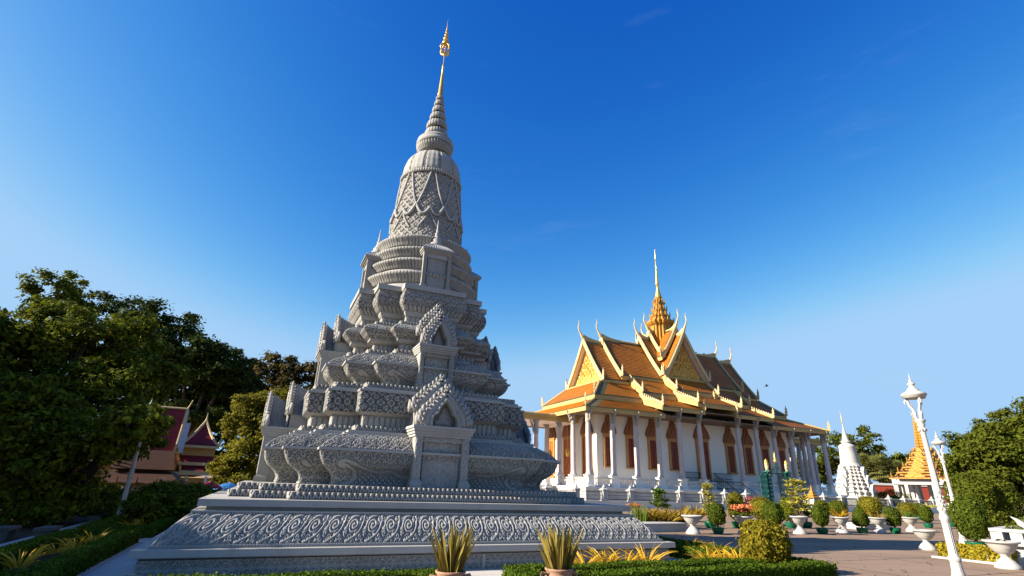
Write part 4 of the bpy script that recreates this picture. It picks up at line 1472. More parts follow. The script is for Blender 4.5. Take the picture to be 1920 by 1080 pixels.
for side in (0, 1):
    my = (lambda v: v) if side == 0 else (lambda v: VL - v)
    for u0, u1, k in XB:
        z = k * DZ
        ov = 0.30 * k
        # lower skirt
        e, t_ = -0.66, 3.25
        ze, zt = 9.62 + z, 11.30 + z
        a0, a1 = u0 - ov, u1 + ov
        b0, b1 = a0, a1
        if k == 0 and u0 < 5:
            a0, b0 = -0.66, 3.25
        if k == 0 and u1 > 30:
            a1, b1 = UL + 0.66, UL - 3.25
        s4 = (1, 1, 0, 1)
        tiled(tl, ed, (a0, my(e), ze), (a1, my(e), ze), (b1, my(t_), zt), (b0, my(t_), zt), 0.5, 0.14, (0.5, 2.6 if k == 0 and u1 > 30 else .6, 0, 2.6 if k == 0 and u0 < 5 else .6))
        fascia(fa, (a0, my(e + 0.06), ze - 0.05), (a1, my(e + 0.06), ze - 0.05), 0.42)
        # upper skirt
        e2, t2 = 2.72, 5.05
        z2e, z2t = 11.62 + z, 13.75 + z
        c0, c1 = u0 - ov, u1 + ov
        d0_, d1_ = c0, c1
        if k == 0 and u0 < 5:
            c0, d0_ = 2.72, 5.05
        if k == 0 and u1 > 30:
            c1, d1_ = UL - 2.72, UL - 5.05
        tiled(tl, ed, (c0, my(e2), z2e), (c1, my(e2), z2e), (d1_, my(t2), z2t), (d0_, my(t2), z2t), 0.5, 0.14, (0.5, 2.6 if k == 0 and u1 > 30 else .6, 0, 2.6 if k == 0 and u0 < 5 else .6))
        fascia(fa, (c0, my(e2 + 0.06), z2e - 0.05), (c1, my(e2 + 0.06), z2e - 0.05), 0.50)
        # closing boards and naga rails at raised ends
        if k > 0:
            for us, sg in ((a0, -1), (a1, 1)):
                inner = (us < UC and sg < 0) or (us > UC and sg > 0)
                for (ve, vt, zz0, zz1, hh) in ((e, t_, ze, zt, 0.95), (e2, t2, z2e, z2t, 0.95)):
                    P = [(us, my(ve), zz0 - 0.42), (us, my(vt), zz1 - hh), (us, my(vt), zz1 + 0.10), (us, my(ve), zz0 + 0.12)]
                    fa.prism(P, (-0.09, 0, 0), (0.09, 0, 0))
                    Pr = [(us, my(ve - 0.1 + (vt - ve + .1) * f), zz0 + 0.16 + (zz1 - zz0) * f + 0.10 * math.sin(f * PI * 2)) for f in np.linspace(0, 1, 10)]
                    fin.tube(Pr, 0.13, 8)
                    for f in np.linspace(0.06, 0.94, 11):
                        fin.sphere((us, my(ve + (vt - ve) * f), zz0 + 0.36 + (zz1 - zz0) * f), 0.11, 6, 5, (0.7, 1, 1.5))
                    flame(fin, us, my(ve - 0.05), zz0 + 0.05, 1.35, (0, -1 if side == 0 else 1))
    # soffit
    es.bb(-0.5, UL + 0.5, min(my(-0.5), my(3.0)), max(my(-0.5), my(3.0)), 9.42 if side == 0 else 9.42, 9.50)
# raised soffits under the middle sections
es.bb(9.6, 27.0, -0.55, 2.99, 10.22, 10.30)
# end skirts
for side in (0, 1):
    mx_ = (lambda u: u) if side == 0 else (lambda u: UL - u)
    tiled(tl, ed, (mx_(-0.66), VL + .66, 9.62), (mx_(-0.66), -0.66, 9.62), (mx_(3.25), 3.25, 11.30), (mx_(3.25), VL - 3.25, 11.30), 0.5, 0.14, (0.5, 1.6, 0, 1.6))
    tiled(tl, ed, (mx_(2.72), VL - 2.72, 11.62), (mx_(2.72), 2.72, 11.62), (mx_(5.05), 5.05, 13.75), (mx_(5.05), VL - 5.05, 13.75), 0.5, 0.14, (0.5, 1, 0, 1))
    fascia(fa, (mx_(-0.6), -0.6, 9.57), (mx_(-0.6), VL + .6, 9.57), 0.42)
    fascia(fa, (mx_(2.78), 2.72, 11.57), (mx_(2.78), VL - 2.72, 11.57), 0.50)
    es.bb(min(mx_(-0.5), mx_(3)), max(mx_(-0.5), mx_(3)), 3.0, VL - 3.0, 9.421, 9.50)
    for v, sg in ((0, 1), (VL, -1)):
        ax = (-0.7071 if side == 0 else 0.7071, -0.7071 * sg)
        for cu, cv, cz, h_ in ((-0.66, -0.66, 9.62, 1.4), (2.72, 2.72, 11.62, 1.45)):
            flame(fin, mx_(cu), v + sg * cv, cz, h_, ax, 0.1)
        # hip ribs
        for (a_, za, b2, zb) in ((-0.66, 9.68, 3.25, 11.36), (2.72, 11.68, 5.05, 13.8)):
            fa.tube([(mx_(a_), v + sg * a_, za), (mx_(b2), v + sg * b2, zb)], 0.12, 6)
up = MB()      # the walls between skirt and skirt
up.bb(3.3, UL - 3.3, 3.3, VL - 3.3, 11.29, 11.62)
up.bb(9.8, 26.8, 3.3, VL - 3.3, 11.63, 12.46)
up.bb(15.4, 21.2, 3.3, VL - 3.3, 12.47, 13.3)
up.bb(5.2, UL - 5.2, 5.2, VL - 5.2, 12.0, 13.95)
up.bb(9.9, 26.7, 5.3, VL - 5.3, 13.96, 14.75)
up.bb(15.5, 21.1, 5.3, VL - 5.3, 14.76, 15.5)
up.build('attic_wall', 'cream_flat', hall)


def gable(p, q_, half, zr, zb, axis, tym=(True, True), ends=(True, True), bw=0.5, fin_l=3.2, fin_h=0.55, ch=2.3, centre=None):
    """steep gable roof along axis 'x' or 'y' from p to q_; ridge zr, eaves zb at +-half"""
    ctr = VC if axis == 'x' else UC
    W_ = (lambda s_, o_, z_: (s_, ctr + o_, z_)) if axis == 'x' else (lambda s_, o_, z_: (ctr + o_, s_, z_))
    for sg in (-1, 1):
        tiled(tl, ed, W_(p, sg * half, zb), W_(q_, sg * half, zb), W_(q_, 0, zr), W_(p, 0, zr), bw, 0.16, (0.55, .9, .8, .9))
        fascia(fa, W_(p, sg * (half - 0.05), zb - 0.02), W_(q_, sg * (half - 0.05), zb - 0.02), 0.45)
    fa.tube([W_(p, 0, zr + 0.06), W_(q_, 0, zr + 0.06)], 0.16, 6)
    for e_, (s0, dr) in enumerate(((p, -1), (q_, 1))):
        if not ends[e_]:
            continue
        axv = (dr, 0) if axis == 'x' else (0, dr)
        off = np.array([axv[0], axv[1], 0.0])
        for sg in (-1, 1):                           # barge boards, slightly concave, with a serrated crest
            n = 16
            top, bot = [], []
            for i in range(n + 1):
                f = i / n
                sag = -0.22 * math.sin(PI * f)
                o_ = half * 1.03 * (1 - f)
                z_ = zb - 0.05 + (zr - zb + 0.2) * f + sag
                top.append(np.array(W_(s0, sg * o_, z_ + 0.15)))
                bot.append(np.array(W_(s0, sg * max(o_ - 0.22, 0) if f < 1 else 0, z_ - 0.22)))
            for i in range(n):
                q4 = np.array([top[i], top[i + 1], bot[i + 1], bot[i]])
                fin.add(np.concatenate([q4 + off * 0.16, q4 - off * 0.06]), [(0, 1, 2, 3), (7, 6, 5, 4), (0, 4, 5, 1), (1, 5, 6, 2), (2, 6, 7, 3), (3, 7, 4, 0)])
                for hh in (0.25, 0.75):
                    c_ = top[i] * (1 - hh) + top[i + 1] * hh + np.array([0, 0, 0.05])
                    fin.sphere(c_ + off * 0.05, 0.12, 6, 5, (0.8, 0.8, 1.4))
            b_ = np.array(W_(s0, sg * half * 1.05, zb - 0.1)) + off * 0.05
            flame(fin, b_[0], b_[1], b_[2], 1.5, (0, sg) if axis == 'x' else (sg, 0), 0.25)
            # soffit strip under the overhang
            q4 = np.array([W_(s0, sg * half * 0.97, zb - 0.22), W_(s0, 0, zr - 0.42), W_(s0, 0, zr - 0.42), W_(s0, sg * half * 0.97, zb - 0.22)], float)
            q4[2:] -= off * 0.95
            sf.add(np.concatenate([q4, q4 - np.array([0, 0, 0.05])]), [(0, 1, 2, 3), (7, 6, 5, 4), (0, 4, 5, 1), (3, 7, 4, 0)])
        pk = np.array(W_(s0, 0, zr + 0.1))
        chofa(fin, pk[0], pk[1], pk[2] + fin_h * 0.6, ch, axv)
        ridge_fin(fin, pk - np.array([0, 0, 0.05]), axv, fin_l, fin_h)
        if tym[e_]:
            back = s0 - dr * 0.75
            tb = MB()
            tri = [W_(back, -half * 0.90, zb - 0.3), W_(back, half * 0.90, zb - 0.3), W_(back, 0, zr - 0.75)]
            tb.prism(tri, -off * 0.2, (0, 0, 0))
            to = tb.build('tympanum', 'tymp_back', hall)
            # gilded scrolls as real relief over the backing
            tg = MB()
            nx_, nz_ = 110, 100
            hh = zr - 0.75 - (zb - 0.3)
            uu, vv = np.linspace(-1, 1, nx_ + 1)[:, None], np.linspace(0, 1, nz_ + 1)[None]
            X_ = uu * half * 0.86 * (1 - vv)
            Z_ = zb - 0.26 + vv * (hh - 0.2) + 0 * uu
            S_x = X_ + 20.0
            h_ = np.maximum(r_scroll(np.abs(X_) + 0.0, Z_ - zb + 0.3, 1.25 * 8, 1.4 * 1.0, 1.25) * (Z_ - zb < 1.3), r_vine(np.abs(X_), Z_ - zb + 0.3, 0.8 * 12, 0.8 * 8, 0.8))
            h_ = np.where(h_ > 0.25, h_, -0.3)
            P = np.stack([back + dr * (0.02 + 0.16 * h_), ctr + X_, Z_], -1) if axis == 'x' else np.stack([ctr + X_, back + dr * (0.02 + 0.16 * h_), Z_], -1)
            tg.grid(P)
            tg.build('gilded_scrolls', 'tymp', to)
            fascia(fa, W_(s0 - dr * 0.45, -half * 0.95, zb - 0.05), W_(s0 - dr * 0.45, half * 0.95, zb - 0.05), 0.55, 0.2)


gable(5.4, UL - 5.4, 4.1, 19.75, 13.95, 'x', (True, True), (True, True))
gable(8.25, UL - 8.25, 4.12, 20.35, 14.75, 'x', (False, False), (True, True))
gable(14.6, 22.0, 4.0, 21.5, 15.55, 'x', (False, False), (True, True), fin_l=1.7)
gable(16.35, 20.25, 2.85, 22.6, 18.25, 'x', (False, False), (True, True), fin_l=1.0)
gable(4.3, VL - 4.3, 3.6, 21.5, 15.45, 'y', (True, True), (True, True), fin_l=1.6)
gable(5.75, VL - 5.75, 2.7, 22.55, 18.25, 'y', (False, False), (True, True), fin_l=1.0)
tl.build('roof_tiles', 'tile', hall)
ed.build('roof_border_tiles', 'tile_edge', hall)
fa.build('fascia', 'cream_flat', hall)
sf.build('soffit', 'soffit', hall)
es.build('eave_boards', 'eave_wood', hall)
fin.build('roof_ornament', 'cream', hall)

# spire over the crossing
b = MB()
sx_, sy_ = 18.55, 9.0


def red(w_, z):
    return (w_ * 0.52, w_ * 0.76, w_, z)


def tower(mb, rows):
    t = MB()
    for r0, r1 in zip(rows[:-1], rows[1:]):
        sweep(t, [red(*r0), red(*r1)], None)
    mb.merge(t, rotz(0, (sx_, sy_, 0)))


tower(b, [(1.36, 20.5), (1.36, 23.7)])
tower(b, [(1.46, 23.7), (1.7, 23.95), (1.8, 24.15), (1.8, 24.3)])
for (w_0, w_1, z0, z1) in ((1.62, 1.18, 24.3, 25.0), (1.2, 0.86, 25.15, 25.9), (0.88, 0.63, 26.05, 26.9), (0.68, 0.46, 27.05, 28.0)):
    tower(b, [(w_0, z0), (w_0 * 0.92, z0 + (z1 - z0) * 0.25), (w_1 * 1.06, z1 - 0.12), (w_1, z1)])
    tower(b, [(w_1 * 1.10, z1), (w_1 * 1.16, z1 + 0.15)])
    for q in range(8):                               # antefixes at the corners
        a_ = q * PI / 4
        r_ = w_0 * (1.02 if q % 2 == 0 else 1.18)
        flame(b, sx_ + r_ * math.cos(a_), sy_ + r_ * math.sin(a_), z0, (z1 - z0) * 0.95, (math.cos(a_), math.sin(a_)), 0.1, 0.12)
so = b.build('spire', 'gold_paint', hall)
b = MB()
prof = [(0.50, 28.1), (0.42, 28.6), (0.24, 29.3), (0.19, 30.2)]
for i in range(9):
    z = 30.2 + i * 0.27
    r_ = 0.19 - i * 0.010
    prof += [(r_ * 1.35, z + 0.06), (r_ * 1.35, z + 0.13), (r_, z + 0.19)]
prof += [(0.085, 32.8), (0.07, 34.4)]
for i in range(5):
    z = 34.5 + i * 0.22
    prof += [(0.13 - i * 0.018, z), (0.06 - i * 0.007, z + 0.12)]
prof += [(0.02, 35.7), (0.002, 36.1)]
b.lathe(prof, 14, (sx_, sy_, 0))
b.build('needle', 'gold', so, True)

# flat-roofed porticoes at both ends
for side in (0, 1):
    mx_ = (lambda u: u) if side == 0 else (lambda u: UL - u)
    b = MB()
    u0, u1 = sorted((mx_(-9.0), mx_(2.4)))
    b.bb(u0, u1, 5.7, 12.3, 8.60, 9.20)
    b.bb(u0 - 0.1, u1 + 0.08, 5.55, 12.45, 9.05, 9.26)
    for k in range(44):
        u = u0 + (u1 - u0) * (k + 0.5) / 44
        for v in (5.6, 12.4):
            b.prism([(u - .11, v, 9.26), (u + .11, v, 9.26), (u, v, 9.46)], (0, -.03, 0), (0, .03, 0))
            b.prism([(u - .11, v, 9.05), (u + .11, v, 9.05), (u, v, 8.9)], (0, -.15, 0), (0, -.10, 0))
    po = b.build('portico_roof', 'cream_flat', hall)
    b = MB()
    b.bb(u0 + 0.15, u1 - 0.15, 5.85, 12.15, 8.55, 8.598)
    b.build('portico_ceiling', 'soffit', po)
    b = MB()
    b.bb(*sorted((mx_(-9.2), mx_(-1.2))), 5.2, 12.8, 0.0, FZ - 0.003)
    b.build('portico_floor', 'white', hall)
    for du in (-3.0, -6.0, -8.8):
        for v in (6.0, 12.0):
            c = copy_tree(c_low, hall)
            c.location = (mx_(du), v, -0.95)
            c.rotation_euler = (0, 0, -PI / 2 if side == 0 else PI / 2)
# lanterns by the end doors
for v in (6.9, 11.1):
    lt = MB()
    lt.lathe([(0.05, 4.9), (0.20, 5.0), (0.26, 5.35), (0.20, 5.7), (0.06, 5.8), (0.02, 6.1)], 10, (1.6, v, 0))
    lt.tube([(1.6, v, 6.0), (1.6, v, 8.58)], 0.02, 4)
    lt.build('hanging_lantern', 'gold', hall, True)

# ------------------------------------------------------------------ foliage helpers
def leaf_quads(mb, C, N, size, aspect=0.5, jit=0.9, droop=0.0):
    """diamond leaves at C, roughly facing N"""
    n = len(C)
    d = N + jit * rng.normal(size=(n, 3))
    d /= np.linalg.norm(d, axis=1)[:, None] + 1e-9
    t = np.cross(d, rng.normal(size=(n, 3)))
    t[:, 2] -= droop
    t -= d * (t * d).sum(1)[:, None]
    t /= np.linalg.norm(t, axis=1)[:, None] + 1e-9
    b = np.cross(d, t)
    L = size * rng.uniform(0.5, 1.55, (n, 1))
    v = np.stack([C - t * L * 0.5, C + b * L * aspect * 0.5 + t * L * 0.05, C + t * L * 0.5, C - b * L * aspect * 0.5 + t * L * 0.05], 1)
    q = np.arange(n * 4).reshape(n, 4)
    mb.add(v.reshape(-1, 3), q)
    return mb


def crown_leaves(mb, blobs, n, size, clumps=26, cr=0.30, fill=0.25, aspect=0.5, shell=0.92):
    """leaf clumps spread over and through ellipsoid blobs (x,y,z,rx,ry,rz)"""
    vol = np.array([b_[3] * b_[4] for b_ in blobs])
    vol = vol / vol.sum()
    for b_, f in zip(blobs, vol):
        c, r = np.array(b_[:3]), np.array(b_[3:6])
        k = max(6, int(clumps))
        d = rng.normal(size=(k, 3))
        d[:, 2] = d[:, 2] * 0.9 + 0.15
        d /= np.linalg.norm(d, axis=1)[:, None]
        cc = d * rng.uniform(shell - 0.22, shell + 0.10, (k, 1))
        ins = rng.random(k) < fill
        cc[ins] *= rng.uniform(0.3, 0.9, (ins.sum(), 1))
        m_ = int(n * f)
        wgt = rng.uniform(0.4, 1.6, k)
        pick = rng.choice(k, m_, p=wgt / wgt.sum())
        sc = rng.uniform(0.7, 1.3, k)[pick][:, None]
        off = np.clip(rng.normal(size=(m_, 3)), -1.7, 1.7) * cr * 0.62 * sc
        off[:, 2] *= 0.62
        P = c + (cc[pick] + off) * r
        Nn = off / (np.linalg.norm(off, axis=1)[:, None] + 1e-6) * 0.6 + np.array([0, 0, 0.75]) + cc[pick] * 0.4
        leaf_quads(mb, P, Nn, size, aspect, 0.6, 0.5)
    return mb


def tree(label, base, blobs, n, size, leaf, trunk_r=0.25, group=None, clumps=30, cr=0.27, name='tree', fill=0.25, aspect=0.5, cat='tree'):
    t = thing(name, label, cat, base, 0, group)
    bl = [(b_[0] - base[0], b_[1] - base[1], b_[2] - base[2]) + tuple(b_[3:6]) for b_ in blobs]
    m = MB()
    low = min(b_[2] - b_[5] * 0.5 for b_ in bl)
    cx = np.mean([b_[0] for b_ in bl])
    cy = np.mean([b_[1] for b_ in bl])
    zt = max(low * 0.8, 1.0)
    top = np.array([cx * 0.3, cy * 0.3, zt])
    m.tube([(0, 0, -0.1), (0.02, 0, 0.3), (top[0] * 0.5 + 0.08, top[1] * 0.5, zt * 0.55), tuple(top)], [trunk_r * 1.5, trunk_r * 1.1, trunk_r * 0.95, trunk_r * 0.85], 10)
    for b_ in bl:
        c = np.array(b_[:3])
        mid = top * 0.5 + c * 0.5 + np.array([0, 0, -0.12 * np.linalg.norm(c - top)]) + rng.normal(size=3) * 0.15
        rr_ = trunk_r * 0.5
        m.tube([tuple(top), tuple(mid), tuple(c)], [rr_ * 1.2, rr_ * 0.75, rr_ * 0.35], 7)
        for q in range(5):
            e = c + np.clip(rng.normal(size=3), -1.5, 1.5) * np.array(b_[3:6]) * 0.35
            m.tube([tuple(mid * 0.3 + c * 0.7), tuple((c + e) / 2 + rng.normal(size=3) * 0.1), tuple(e)], [rr_ * 0.4, rr_ * 0.25, rr_ * 0.08], 5)
    m.build('trunk', 'bark', t, True)
    crown_leaves(MB_ := MB(), bl, n, size, clumps, cr, fill, aspect)
    MB_.build('crown', leaf, t)
    return t


def pb(px, py, rp, Y, sq=0.85, dy=0.0):
    """a foliage blob of rp photograph pixels seen at (px, py), Y metres away"""
    c = A(px, py, Y + dy)
    r = rp * (Y + dy) / FPX * 1.04
    return (c[0], c[1], c[2], r, r * 1.05, r * sq)


def shell_leaves(mb, c, r, n, size, pw=2.0, jit=0.55, rough=0.05, low=-0.95):
    """clipped shape: leaves on a superellipsoid surface"""
    d = rng.normal(size=(n * 2, 3))
    d /= np.linalg.norm(d, axis=1)[:, None]
    d = d[d[:, 2] > low][:n]
    k = (np.abs(d) ** pw).sum(1) ** (-1 / pw)
    q_ = rng.uniform(0, 6, 4)
    lum = 1 + 0.07 * np.sin(d[:, :1] * 7 + q_[0]) * np.sin(d[:, 1:2] * 6 + q_[1]) + 0.04 * np.sin(d[:, 2:] * 11 + q_[2]) + 0.05 * np.sin(d[:, :1] * 3 + q_[3])
    lum = lum * np.where(rng.random((len(d), 1)) < 0.04, rng.uniform(1.04, 1.16, (len(d), 1)), 1.0)
    P = np.array(c) + d * k[:, None] * np.array(r) * lum * (1 - np.abs(rng.normal(size=(len(d), 1))) * rough)
    N = d / np.array(r)
    N /= np.linalg.norm(N, axis=1)[:, None]
    return leaf_quads(mb, P, N, size, 0.6, jit)


def cone_leaves(mb, z0, z1, prof, n, size, c=(0, 0), jit=0.55):
    f = rng.random(n * 2)
    rr_ = np.interp(f, [p[0] for p in prof], [p[1] for p in prof])
    keep = rng.random(n * 2) < rr_ / rr_.max()
    f, rr_ = f[keep][:n], rr_[keep][:n]
    th = rng.uniform(0, 2 * PI, len(f))
    rr2 = rr_ * (1 - np.abs(rng.normal(size=len(f))) * 0.06) * (1 + 0.05 * np.sin(th * 5 + f * 9))
    P = np.stack([c[0] + rr2 * np.cos(th), c[1] + rr2 * np.sin(th), z0 + (z1 - z0) * f], 1)
    N = np.stack([np.cos(th), np.sin(th), (f - 0.45) * 1.6], 1)
    return leaf_quads(mb, P, N, size, 0.6, jit)


def blades(mb, c, n, L, w_, spread, up=1.0, curl=0.5, base_r=0.05, seg=4, tw=0.25):
    """strap leaves rising from c: arching strips"""
    for i in range(n):
        th = rng.uniform(0, 2 * PI)
        sp = spread * rng.uniform(0.25, 1.0)
        l_ = L * rng.uniform(0.6, 1.1)
        d = np.array([math.cos(th) * sp, math.sin(th) * sp, up])
        d /= np.linalg.norm(d)
        p = np.array(c) + np.array([math.cos(th), math.sin(th), 0]) * base_r * rng.random()
        side = np.cross(d, [0, 0, 1.0])
        side /= np.linalg.norm(side) + 1e-9
        a_ = rng.normal() * tw * 4
        side = side * math.cos(a_) + np.cross(d, side) * math.sin(a_)
        V = []
        for k in range(seg + 1):
            f = k / seg
            ww = w_ * (0.75 + 0.5 * f) * (1 - f ** 2.5) + 0.002
            V += [p - side * ww / 2, p + side * ww / 2]
            d = d + np.array([math.cos(th) * 0.12, math.sin(th) * 0.12, -0.22]) * curl * (0.4 + f)
            d /= np.linalg.norm(d)
            p = p + d * l_ / seg
        mb.add(np.array(V), [(2 * k, 2 * k + 1, 2 * k + 3, 2 * k + 2) for k in range(seg)])
    return mb


# ------------------------------------------------------------------ garden beds round the stupa (stupa axes)
def bed(x0, x1, y0, y1, label, wd=0.36, h=0.28, dens=620, leaf='leaf_hedge', size=0.05, sides='nsew', group='low clipped hedges round the stupa'):
    t = thing('hedge', label, 'hedge', (ST[0], ST[1], 0), ROT, group)
    core, lv = MB(), MB()
    segs = []
    if 's' in sides:
        segs.append((x0, x1, y0, y0 + wd))
    if 'n' in sides:
        segs.append((x0, x1, y1 - wd, y1))
    if 'w' in sides:
        segs.append((x0, x0 + wd, y0 + (wd if 's' in sides else 0), y1 - (wd if 'n' in sides else 0)))
    if 'e' in sides:
        segs.append((x1 - wd, x1, y0 + (wd if 's' in sides else 0), y1 - (wd if 'n' in sides else 0)))
    for a_, b_, c_, d_ in segs:
        core.bb(a_ + 0.03, b_ - 0.03, c_ + 0.03, d_ - 0.03, 0.0, h - 0.03)
        L, W_ = b_ - a_, d_ - c_
        ar = [L * W_, L * h, L * h, W_ * h, W_ * h]
        for f, q in enumerate(ar):
            n = max(4, int(q / (0.38) * dens))
            u, v = rng.random(n), rng.random(n)
            wob = 0.018 * rng.normal(size=n)
            if f == 0:
                P = np.stack([a_ + L * u, c_ + W_ * v, h + wob + 0.015 * np.sin(u * L * 3)], 1)
                Nn = np.array([0, 0, 1.0])
            elif f < 3:
                P = np.stack([a_ + L * u, (c_ if f == 1 else d_) + wob, h * v], 1)
                Nn = np.array([0, -1.0 if f == 1 else 1.0, 0.2])
            else:
                P = np.stack([(a_ if f == 3 else b_) + wob, c_ + W_ * u, h * v], 1)
                Nn = np.array([-1.0 if f == 3 else 1.0, 0, 0.2])
            leaf_quads(lv, P, np.repeat(Nn[None], n, 0), size, 0.6, 0.75)
    core.merge(lv)
    core.build('foliage', leaf, t)
    return t


def soil(x0, x1, y0, y1):
    return flat('soil', [loc2(ST, x, y) for x, y in ((x0, y0), (x1, y0), (x1, y1), (x0, y1))], 0.008, M['soil'])


bed(0.3, 7.6, -8.40, -7.25, 'sunlit low hedge rectangle in front of the podium, holding yellow plants and the round bush', dens=900, size=0.045)
soil(0.35, 7.55, -8.35, -7.3)
bed(-7.35, -1.0, -8.45, -7.25, 'low hedge rectangle in front of the left half of the podium', dens=800, size=0.045)
soil(-7.3, -1.05, -8.4, -7.3)
bed(6.25, 7.6, -6.25, 4.5, 'low hedge beside the right flank of the podium, in its shadow', dens=500)
soil(6.3, 7.55, -6.2, 4.4)
bed(-8.0, -6.45, -6.6, 0.25, 'low hedge rectangle along the pale path left of the podium', dens=650)
soil(-7.95, -6.5, -6.55, 0.2)
bed(-8.0, -6.2, 1.3, 7.5, 'farther low hedge rectangle behind the left corner of the podium', dens=450)
soil(-7.95, -6.25, 1.35, 7.45)
flat('road', [loc2(ST, x, y) for x, y in ((-8.62, -12), (-8.02, -12), (-8.02, 16), (-8.62, 16))], 0.004, M['road'])
for x in (-8.68,):
    b = MB()
    b.bb(x - 0.07, x + 0.07, -12, 16, 0.0, 0.11)
    o = b.build('kerb', 'white_rough', None, loc=(ST[0], ST[1], 0), rz=ROT)
    o['kind'] = 'structure'
flat('lawn', [loc2(ST, x, y) for x, y in ((-26, -9), (-8.75, -9), (-8.75, 22), (-26, 22))], 0.004, M['soil'])


def yplant(px, py, lab, n=40, L=0.62, z=0.0, grp='yellow strap-leaved plants in the hedge beds'):
    p = G(px, py, z)
    b = MB()
    blades(b, (0, 0, 0.10), n, L, 0.034, 1.0, 0.85, 0.8, 0.14, 5)
    o = b.build('yellow_plant', 'blade_yellow', None, loc=p)
    return tag(o, lab, 'plant', grp)


for i, (px, py, lab) in enumerate(((1098, 1076, 'yellow strap-leaved plant just right of the right-hand potted sword plant'), (1135, 1074, 'yellow strap-leaved plant second from the right-hand potted sword plant'),
        (1172, 1073, 'yellow strap-leaved plant in the middle of the front hedge bed'), (1212, 1072, 'tall yellow strap-leaved plant below the right corner of the plinth'),
        (1330, 1066, 'yellow strap-leaved plant at the left of the clump beside the round bush'), (1358, 1066, 'bushy yellow strap-leaved plant in the middle of the clump beside the round bush'),
        (1388, 1068, 'yellow strap-leaved plant touching the left side of the round bush'), (1345, 1052, 'yellow strap-leaved plant at the back of the clump beside the round bush'), (1300, 1040, 'thin yellow strap-leaved plant right of the podium corner in the shade'),
        (30, 1078, 'shaded yellow plant in the bottom left corner behind the hedge'), (100, 1048, 'shaded yellow plant in the left bed, nearer the path'), (135, 1038, 'shaded yellow plant in the middle of the left bed'), (170, 1025, 'shaded arching yellow plant at the far end of the left bed'),
        (245, 996, 'shaded yellow plant in the farther left bed behind the podium corner'), (265, 990, 'small shaded yellow plant at the end of the farther left bed'))):
    yplant(px, py, lab, 34 if i < 9 else 26, (0.56 if i < 9 else 0.40) if i not in (3, 9) else (0.72 if i == 3 else 0.5))


# round golden bush
pbush = loc2(ST, 6.78, -7.35)
t = thing('round_bush', 'large round clipped bush with golden leaves at the end of the front hedge', 'bush', pbush, 0)
b = MB()
b.sphere((0, 0, 0.56), 0.42, 20, 12, (1, 1, 1.1))
shell_leaves(b, (0, 0, 0.56), (0.485, 0.485, 0.53), 4600, 0.066, 2.6, 0.6, 0.07)
b.build('foliage', 'leaf_gold', t)
b = MB()
b.tube([(0, 0, 0), (0, 0, 0.2)], 0.05, 7)
b.build('stem', 'bark', t)

# two clay pots of sword leaves
for px, py, lab, n in ((845, 1071, 'brown clay pot of tall yellow-edged sword leaves, left of the door axis', 92), (1048, 1066, 'brown clay pot of dense yellow-edged sword leaves at the hedge corner', 100)):
    p = G(px, py, 0.47)
    t = thing('potted_plant', lab, 'potted plant', (p[0], p[1], 0), 0.4, 'clay pots of sword leaves before the stupa')
    b = MB()
    b.lathe([(0.14, 0), (0.17, 0.03), (0.15, 0.06), (0.22, 0.20), (0.235, 0.30), (0.20, 0.39), (0.185, 0.42), (0.215, 0.45), (0.22, 0.475), (0.19, 0.48), (0.18, 0.43)], 32, flute=16, fd=0.07, fz=(0.1, 0.36))
    for sg in (-1, 1):
        b.tube([(sg * 0.20, 0, 0.40), (sg * 0.29, 0, 0.42), (sg * 0.32, 0, 0.34), (sg * 0.27, 0, 0.28), (sg * 0.235, 0, 0.29)], 0.022, 7)
    b.build('pot', 'terracotta', t, True)
    b = MB()
    blades(b, (0, 0, 0.40), n, 0.70, 0.050, 0.55, 1.0, 0.12, 0.15, 4, 0.4)
    b.build('leaves', 'blade_snake', t)
    b = MB()
    b.lathe([(0.0, 0.432), (0.185, 0.432)], 16, cap=False)
    b.build('soil', 'soil', t)


